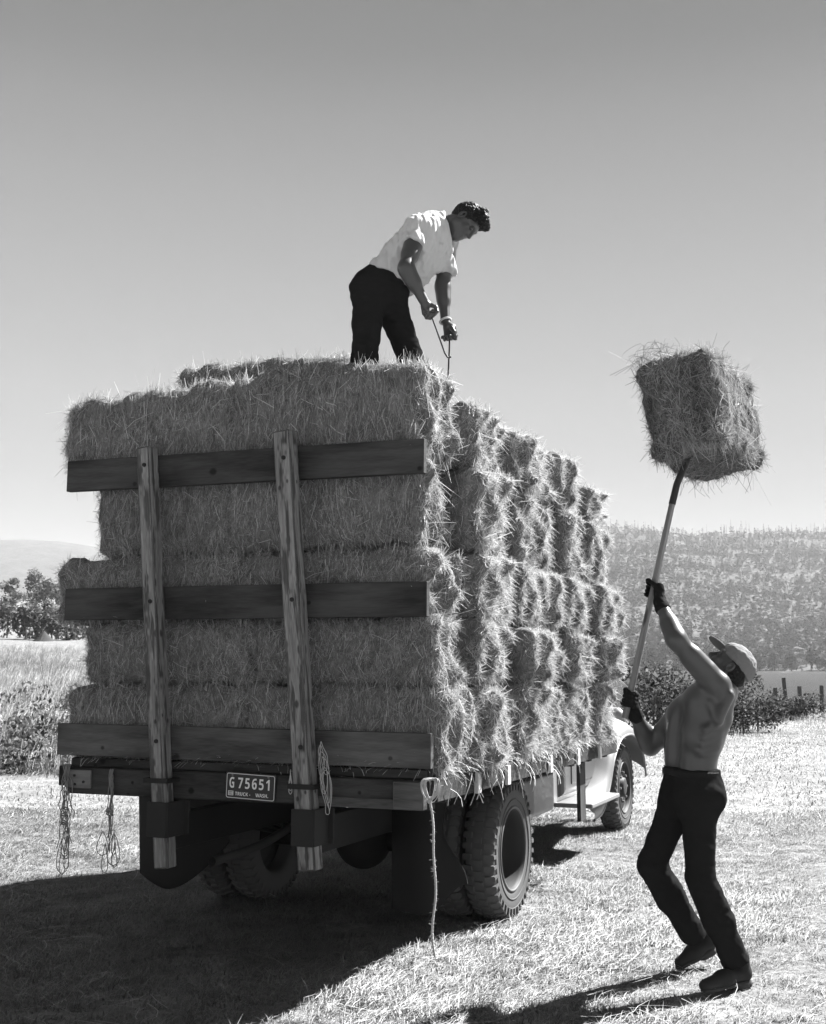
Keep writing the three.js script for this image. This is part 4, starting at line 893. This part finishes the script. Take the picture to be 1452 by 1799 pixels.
// geometry in the axes of a thing that stands at base
function part(name, sdf, pts, pad, cell, material, parent, base) {
  const [lo, hi] = boxOf(pts, pad), g = skin(sdf, lo, hi, cell);
  g.translate(-base.x, -base.y, -base.z);
  return mesh(name, g, material, parent);
}
function bodyOf(list, material, parent, base) {
  const g = mergeGeometries(list.map(([sdf, pts, pad, cell]) => { const [lo, hi] = boxOf(pts, pad); return skin(sdf, lo, hi, cell); }));
  g.translate(-base.x, -base.y, -base.z);
  return mesh('body', g, material, parent);
}
function footField(heel, toe, h = 0.05) {
  const up = V(0, 1, 0), dir = toe.clone().sub(heel).normalize(), sole = V(0, 0, 0).crossVectors(V(0, 0, 0).crossVectors(dir, up), dir).normalize(), flat = half(heel.clone().addScaledVector(sole, 0.016), sole.negate());
  const upper = join([cap(heel.clone().addScaledVector(up, 0.045), along(heel, toe, 0.55).addScaledVector(up, 0.045), 0.037, 0.04), cap(along(heel, toe, 0.5).addScaledVector(up, 0.04), toe.clone().addScaledVector(up, 0.034), 0.042, 0.03), cap(heel.clone().addScaledVector(up, 0.05), heel.clone().addScaledVector(up, 0.15).lerp(toe, 0.08), 0.038, 0.046)], 0.03);
  return (x, y, z) => smax(upper(x, y, z), flat(x, y, z), 0.006);
}
// sole with a separate heel block
function soleField(heel, toe) {
  const dir = toe.clone().sub(heel).normalize(), side = V(0, 0, 0).crossVectors(dir, V(0, 1, 0)).normalize(), up = V(0, 0, 0).crossVectors(side, dir).normalize();
  const p = (t, u) => along(heel, toe, t).addScaledVector(up, u), slab = (lo, hi) => { const a = half(p(0, hi), up), b = half(p(0, lo), up.clone().negate()); return (x, y, z) => Math.max(a(x, y, z), b(x, y, z)); };
  const outline = join([cap(p(0, 0), p(0.5, 0), 0.04, 0.037), cap(p(0.5, 0), p(0.95, 0), 0.042, 0.034)], 0.03), heelRound = cap(p(-0.02, 0), p(0.2, 0), 0.04, 0.038), s1 = slab(0.004, 0.02), s2 = slab(-0.018, 0.006);
  return (x, y, z) => Math.min(smax(outline(x, y, z), s1(x, y, z), 0.003), smax(heelRound(x, y, z), s2(x, y, z), 0.003));
}

// --- the man on the load, bent forward with a hook in each hand
const hookHands = {};
{
  const D = 7.08;
  const j = { NB: at(771, 401, D), SR: at(735, 406, 6.94), SL: at(789, 424, 7.25), ER: at(713, 470, 6.79), WR: at(748, 534, 6.84), EL: at(778, 500, 7.22), WL: at(783, 566, 7.16), HR: at(650, 511, 7.02), HL: at(681, 517, 7.16), KR: at(641, 634, 6.98), AR: at(631, 748, 7.06), KL: at(722, 630, 7.16), AL: at(744, 742, 7.2) };
  const h = headFrame(at(817, 390, D), V(0.45, -0.86, 0.22), V(0.87, 0.47, 0.0));
  const base = V(j.NB.x - 0.15, 3.03, j.AR.z);
  const man = group('person', base);
  tag(man, 'man in white t-shirt and dark trousers bending forward on top of the load', 'person');
  const arms = [armField(j.SR, j.ER, j.WR), armField(j.SL, j.EL, j.WL)], torso = torsoField(j), neck = neckField(j, h), legs = [legField(j.HR, j.KR, j.AR, -0.02), legField(j.HL, j.KL, j.AL, -0.02)];
  const hr = at(757, 551, 6.86), hl = at(790, 591, 7.13);
  const gr = gripField(hr, V(0.3, 0.1, 0.95), j.WR, 0.013, 0.0088, 1), gl = gripField(hl, V(0.93, 0.05, 0.35), j.WL, 0.013, 0.0088, -1);
  hookHands.r = hr; hookHands.l = hl;
  const all = join([torso, neck, ...arms, ...legs], 0.03);
  const headF = headField(h);
  bodyOf([[all, Object.values(j), 0.16, 0.012], [(x, y, z) => smin(headF(x, y, z), neck(x, y, z), 0.02), [h.p(0.09, 0.13, 0.13), h.p(-0.09, -0.14, -0.12), h.p(-0.09, 0.13, -0.12), h.p(0.09, -0.14, 0.13), h.p(0, -0.14, -0.1)], 0.03, 0.0042], [gr.field, gr.points, 0.02, 0.0036], [gl.field, gl.points, 0.02, 0.0036]], skinMaterial, man, base);
  // eyes
  for (const s of [-1, 1]) { const e = new THREE.SphereGeometry(0.0125, 14, 10), c = h.p(s * 0.032, 0.006, 0.079).sub(base); e.translate(c.x, c.y, c.z); mesh('eye', e, mat(0.06, 0.3), man); }
  // hair: short at the back, thick and wavy on top
  const capShape = blob(h.p(0, 0.03, -0.012), h.R, h.U, h.F, 0.084, 0.106, 0.108), quiff = join([cap(h.p(-0.045, 0.105, 0.07), h.p(0.045, 0.105, 0.07), 0.03), cap(h.p(-0.03, 0.125, 0.02), h.p(0.03, 0.125, 0.02), 0.03)], 0.03), line = half(h.p(0, 0.0, 0.0), h.U.clone().multiplyScalar(0.84).addScaledVector(h.F, -0.78));
  part('hair', (x, y, z) => { let d = smin(capShape(x, y, z), quiff(x, y, z), 0.03); d = smax(d, -line(x, y, z) - 0.012, 0.015); return d + 0.007 * noise(x * 70, y * 70, z * 70) + 0.004 * noise(x * 150, y * 150, z * 150); }, [h.p(0.1, 0.16, 0.12), h.p(-0.1, -0.1, -0.13), h.p(-0.1, 0.16, -0.13), h.p(0.1, -0.1, 0.12)], 0.03, 0.0045, hairMaterial, man, base);
  // t-shirt
  const hem = half(at(684, 491, D), V(0.46, 0.88, 0)), shirtTorso = torsoField(j, 0.02, 0.08);
  const belly = cap(along(j.SL, j.SR, 0.5).lerp(at(735, 470, D), 0.5), at(716, 484, D), 0.1, 0.085);
  const sleeve = (S, E, t, r = 0.083) => { const s = cap(S, along(S, E, t), 0.08, r), cut = half(along(S, E, t - 0.06), E.clone().sub(S)); return (x, y, z) => smax(s(x, y, z), cut(x, y, z), 0.012); };
  const sl = [sleeve(j.SR, j.ER, 0.5), sleeve(j.SL, j.EL, 0.8, 0.098)];
  const collar = cap(along(j.NB, h.c, 0.12), along(j.NB, h.c, 1), 0.072, 0.09), neckPlane = half(along(j.NB, h.c, 0.3), h.c.clone().sub(j.NB));
  const shirt = wrinkles((x, y, z) => { let d = smin(shirtTorso(x, y, z), belly(x, y, z), 0.06); for (const s of sl) d = smin(d, s(x, y, z), 0.035); d = smax(d, -hem(x, y, z), 0.008); d = smax(d, -collar(x, y, z), 0.01); return smax(d, neckPlane(x, y, z), 0.01); }, 0.015, 11, V(1.7, 0.5, 1.2));
  part('t_shirt', shirt, [j.SL, j.SR, j.NB, j.HL, j.HR, along(j.SR, j.ER, 0.6), along(j.SL, j.EL, 0.85)], 0.17, 0.008, shirtMaterial, man, base);
  // trousers
  const tt = torsoField(j, 0.014, 0.06), lf = [legField(j.HR, j.KR, j.AR, 0.014, 0.02), legField(j.HL, j.KL, j.AL, 0.014, 0.02)], seat = cap(at(650, 503, 7.02), at(658, 510, 7.14), 0.098, 0.098);
  part('trousers', wrinkles((x, y, z) => { let d = smin(tt(x, y, z), seat(x, y, z), 0.06); d = smin(d, lf[0](x, y, z), 0.05); d = smin(d, lf[1](x, y, z), 0.05); return smax(d, hem(x, y, z) - 0.006, 0.01); }, 0.008, 11, V(0.8, 1.6, 0.8)), [j.HL, j.HR, j.KL, j.KR, j.AL, j.AR, at(662, 480, D)], 0.16, 0.011, trouserMaterial, man, base);
  for (const [A, s] of [[j.AR, 0.02], [j.AL, -0.02]]) { const heel = A.clone().add(V(-0.04, -0.07, s)), toe = A.clone().add(V(0.19, -0.075, 0.06)); part('boot', footField(heel, toe), [heel, toe, A], 0.09, 0.008, bootMaterial, man, base); }
  const band = new THREE.TorusGeometry(0.034, 0.007, 8, 24); band.applyQuaternion(new THREE.Quaternion().setFromUnitVectors(V(0, 0, 1), hl.clone().sub(j.WL).normalize())); const wb = along(j.EL, j.WL, 0.97).sub(base); band.translate(wb.x, wb.y, wb.z);
  mesh('wrist_band', band, mat(0.5, 0.7), man);
}
// two hay hooks
{
  const steel = mat(0.03, 0.45, { metalness: 0.5 }), grip = mat(0.07, 0.7);
  const hook = (label, c, axis, pts) => {
    const g = group('hay_hook', c); tag(g, label, 'hay hook', 'hay hooks');
    const a = axis.clone().normalize();
    mesh('handle', new THREE.CapsuleGeometry(0.012, 0.088, 6, 14).applyQuaternion(new THREE.Quaternion().setFromUnitVectors(V(0, 1, 0), a)), grip, g);
    mesh('shaft', tube(pts.map((p) => p.clone().sub(c)), 0.0052, 60, 8), steel, g);
  };
  const r = hookHands.r, l = hookHands.l;
  hook('steel hay hook in the near hand, slanting down from the fist', r, V(0.3, 0.1, 0.95), [r, at(764, 570, 6.86), at(773, 595, 6.86), at(779, 612, 6.87), at(783, 622, 6.87), at(788, 628, 6.88), at(793, 627, 6.88)]);
  hook('steel hay hook in the far hand, hanging straight down over the load', l, V(0.93, 0.05, 0.35), [l, at(790, 608, 7.13), at(789, 632, 7.13), at(788, 655, 7.13), at(788, 668, 7.13), at(785, 675, 7.13), at(780, 670, 7.13), at(779, 664, 7.13)]);
}
// --- the shirtless man lifting the bale
const poleLow = at(1098, 1262, 6.38), poleHand = at(1105, 1228, 6.38), poleHigh = at(1145, 1036, 6.36), poleEnd = at(1181, 886, 6.36);
{
  const j = { NB: at(1271, 1216, 6.3), SR: at(1262, 1206, 6.17), SL: at(1193, 1262, 6.46), ER: at(1190, 1126, 6.14), WR: at(1160, 1058, 6.29), EL: at(1143, 1311, 6.58), WL: at(1113, 1248, 6.44), HR: at(1226, 1397, 6.22), HL: at(1196, 1397, 6.42), KR: at(1232, 1545, 6.2), AR: at(1296, 1698, 6.28), KL: at(1145, 1520, 6.38), AL: at(1222, 1648, 6.66) };
  Object.defineProperty(j, 'waist', { value: 0.078 });
  const h = headFrame(at(1279, 1174, 6.3), V(-0.55, 0.8, -0.22), V(0.86, 0.5, 0.0));
  const base = V(j.HR.x, 0, j.HR.z - 0.1);
  const man = group('person', base);
  tag(man, 'shirtless man in cap, gloves and dark trousers lifting a bale with a fork', 'person');
  const arms = [armField(j.SR, j.ER, j.WR, 0.004), armField(j.SL, j.EL, j.WL, 0.004)], torso = torsoField(j, 0.002), neck = neckField(j, h), legs = [legField(j.HR, j.KR, j.AR, -0.022), legField(j.HL, j.KL, j.AL, -0.022)];
  // shoulder blade, back muscles and the furrow of the spine
  const C = along(j.SL, j.SR, 0.5), H = along(j.HL, j.HR, 0.5), side = j.SR.clone().sub(j.SL).normalize(), down = H.clone().sub(C).normalize(), back = V(0, 0, 0).crossVectors(side, down).normalize(); if (back.z < 0) back.negate();
  const lump = join([cap(at(1272, 1225, 6.2), at(1264, 1262, 6.2), 0.062, 0.05), cap(at(1262, 1262, 6.22), at(1232, 1318, 6.26), 0.07, 0.05), cap(at(1200, 1272, 6.36), at(1192, 1335, 6.36), 0.07, 0.065)], 0.04);
  const muscle = join([cap(along(j.SR, j.ER, 0.05), along(j.SR, j.ER, 0.3), 0.066, 0.056), cap(along(j.SL, j.EL, 0.02), along(j.SL, j.EL, 0.28), 0.066, 0.056)], 0.02);
  const blade = join([cap(at(1282, 1222, 6.12), at(1262, 1266, 6.12), 0.026, 0.022), cap(at(1262, 1266, 6.12), at(1250, 1236, 6.14), 0.022, 0.018), cap(at(1222, 1254, 6.24), at(1212, 1290, 6.26), 0.024, 0.02)], 0.02);
  const ribs = join([0, 1, 2, 3].map((k) => cap(at(1262 - 2 * k, 1272 + k * 13, 6.16 + 0.008 * k), at(1240 - 3 * k, 1282 + k * 13, 6.13 + 0.01 * k), 0.02, 0.016)), 0.01);
  const furrow = cap(along(C, H, 0.12).addScaledVector(back, 0.15), along(C, H, 0.95).addScaledVector(back, 0.128), 0.036, 0.034);
  const all = join([torso, neck, ...arms, ...legs, lump], 0.035);
  const headF = headField(h);
  bodyOf([[(x, y, z) => { let d = smin(all(x, y, z), muscle(x, y, z), 0.02); d = smin(d, blade(x, y, z), 0.03); d = smin(d, ribs(x, y, z), 0.03); return smax(d, -furrow(x, y, z), 0.045); }, Object.values(j), 0.16, 0.0115], [(x, y, z) => smin(headF(x, y, z), neck(x, y, z), 0.02), [h.p(0.09, 0.13, 0.13), h.p(-0.09, -0.14, -0.12), h.p(-0.09, 0.13, -0.12), h.p(0.09, -0.14, 0.13)], 0.03, 0.0042]], skinMaterial, man, base);
  for (const s of [-1, 1]) { const e = new THREE.SphereGeometry(0.0125, 14, 10), c = h.p(s * 0.032, 0.006, 0.079).sub(base); e.translate(c.x, c.y, c.z); mesh('eye', e, mat(0.06, 0.3), man); }
  // gloves
  const poleDir = poleHigh.clone().sub(poleHand).normalize();
  for (const [c, w, e, f] of [[poleHigh, j.WR, j.ER, 1], [poleHand, j.WL, j.EL, -1]]) {
    const g = gripField(c, poleDir, w, 0.017, 0.0115, f), cuff = cap(w, along(w, e, 0.16), 0.036, 0.041);
    part('glove', wrinkles((x, y, z) => smin(g.field(x, y, z), cuff(x, y, z), 0.015), 0.0025, 40), [...g.points, along(w, e, 0.2)], 0.045, 0.004, gloveMaterial, man, base);
  }
  // cap with a brim
  const crown = blob(h.p(0, 0.036, -0.012), h.R, h.U, h.F, 0.083, 0.104, 0.107), slack = blob(h.p(0, 0.078, 0.0), h.R, h.U, h.F, 0.08, 0.056, 0.1), cut = half(h.p(0, 0.03, 0.0), h.U.clone().addScaledVector(h.F, 0.05));
  const brimC = h.p(0, 0.04, 0.125), brimU = h.U.clone().addScaledVector(h.F, 0.22).normalize(), brimF = h.F.clone().addScaledVector(h.U, -0.22).normalize(), brim = blob(brimC, h.R, brimU, brimF, 0.078, 0.007, 0.066);
  const capMesh = part('cap', wrinkles((x, y, z) => smax(smin(crown(x, y, z), slack(x, y, z), 0.03), -cut(x, y, z), 0.006), 0.004, 30), [h.p(0.1, 0.16, 0.13), h.p(-0.1, 0, -0.14), h.p(-0.1, 0.16, -0.14), h.p(0.1, 0, 0.13)], 0.03, 0.0048, mat(0.17, 0.9), man, base);
  part('cap_brim', (x, y, z) => brim(x, y, z), [h.p(0.09, 0.06, 0.2), h.p(-0.09, 0.0, 0.05), h.p(0, 0.02, 0.2)], 0.02, 0.0042, mat(0.12, 0.9), capMesh, base);
  const hairBack = blob(h.p(0, 0.02, -0.018), h.R, h.U, h.F, 0.08, 0.1, 0.1), hl2 = half(h.p(0, -0.03, -0.02), h.U.clone().multiplyScalar(0.5).addScaledVector(h.F, -0.87));
  part('hair', (x, y, z) => smax(hairBack(x, y, z), -hl2(x, y, z), 0.01) + 0.004 * noise(x * 90, y * 90, z * 90), [h.p(0.09, 0.08, 0.05), h.p(-0.09, -0.1, -0.13), h.p(0.09, -0.1, -0.13)], 0.02, 0.005, hairMaterial, man, base);
  // trousers
  const belt = half(at(1209, 1349, 6.3), V(0.04, 1, 0)), tt = torsoField(j, 0.02, 0.05), lf = [legField(j.HR, j.KR, j.AR, 0.006, 0.024), legField(j.HL, j.KL, j.AL, 0.006, 0.024)], seat = cap(at(1241, 1400, 6.22), at(1222, 1404, 6.36), 0.1, 0.1);
  const hemR = half(along(j.KR, j.AR, 0.97), j.AR.clone().sub(j.KR)), hemL = half(along(j.KL, j.AL, 0.97), j.AL.clone().sub(j.KL));
  const trousers = wrinkles((x, y, z) => { let d = smin(tt(x, y, z), seat(x, y, z), 0.06); d = smin(d, smax(lf[0](x, y, z), hemR(x, y, z), 0.01), 0.05); d = smin(d, smax(lf[1](x, y, z), hemL(x, y, z), 0.01), 0.05); return smax(d, belt(x, y, z), 0.008); }, 0.0065, 12, V(1, 1.25, 1));
  const tm = part('trousers', trousers, [j.HL, j.HR, j.KL, j.KR, j.AL, j.AR, at(1209, 1349, 6.3)], 0.16, 0.0105, trouserMaterial, man, base);
  const beltF = torsoField(j, 0.027, 0.05), b1 = half(at(1209, 1352, 6.3), V(0.04, 1, 0)), b2 = half(at(1209, 1363, 6.3), V(0.04, 1, 0));
  part('belt', (x, y, z) => smax(smax(beltF(x, y, z), b1(x, y, z), 0.003), -b2(x, y, z), 0.003), [at(1150, 1345, 6.2), at(1270, 1370, 6.5), at(1270, 1345, 6.15)], 0.09, 0.007, mat(0.012, 0.75), tm, base);
  // boots
  const ground0 = (p) => V(p.x, 0.024, p.z);
  const hr = ground0(at(1306, 1700, 6.31)), tr = ground0(at(1238, 1700, 6.12));
  const bootR = part('boot', footField(hr, tr), [hr, tr, j.AR], 0.09, 0.006, bootMaterial, man, base);
  part('sole', soleField(hr, tr), [hr, tr], 0.07, 0.005, mat(0.05, 0.9), bootR, base);
  const hl = V(j.AL.x + 0.085, 0.085, -6.72), tl = V(j.AL.x - 0.09, 0.012, -6.64);
  const bootL = part('boot', footField(hl, tl), [hl, tl, j.AL], 0.09, 0.006, bootMaterial, man, base);
  part('sole', soleField(hl, tl), [hl, tl], 0.07, 0.005, mat(0.05, 0.9), bootL, base);
}
// the fork: long wooden handle, bent iron neck, tines inside the bale
{
  const g = group('hay_fork', poleLow); tag(g, 'long-handled hay fork lifting the bale, held by the shirtless man', 'fork');
  const R = (p) => p.clone().sub(poleLow);
  mesh('handle', rod(R(poleLow), R(poleEnd), 0.0175, 0.0165, 14), mat(0.34, 0.55, { map: uvScale(woodGrain, 0.4, 0.3) }), g);
  const n1 = at(1190, 850, 6.37), n2 = at(1206, 812, 6.4), n3 = at(1214, 770, 6.45);
  mesh('neck', tube([R(poleEnd), R(along(poleEnd, n1, 0.5)), R(n1), R(n2), R(n3)], 0.019, 30, 10), mat(0.02, 0.5, { metalness: 0.3 }), g);
  for (const dx of [-0.09, 0, 0.09]) mesh('tine', tube([R(n2), R(n3).add(V(dx * 0.9, 0, dx * 0.5)), R(n3).add(V(dx, 0.22, dx * 0.5))], 0.006, 16, 6), mat(0.02, 0.4, { metalness: 0.5 }), g);
}

renderer.render(scene, camera);
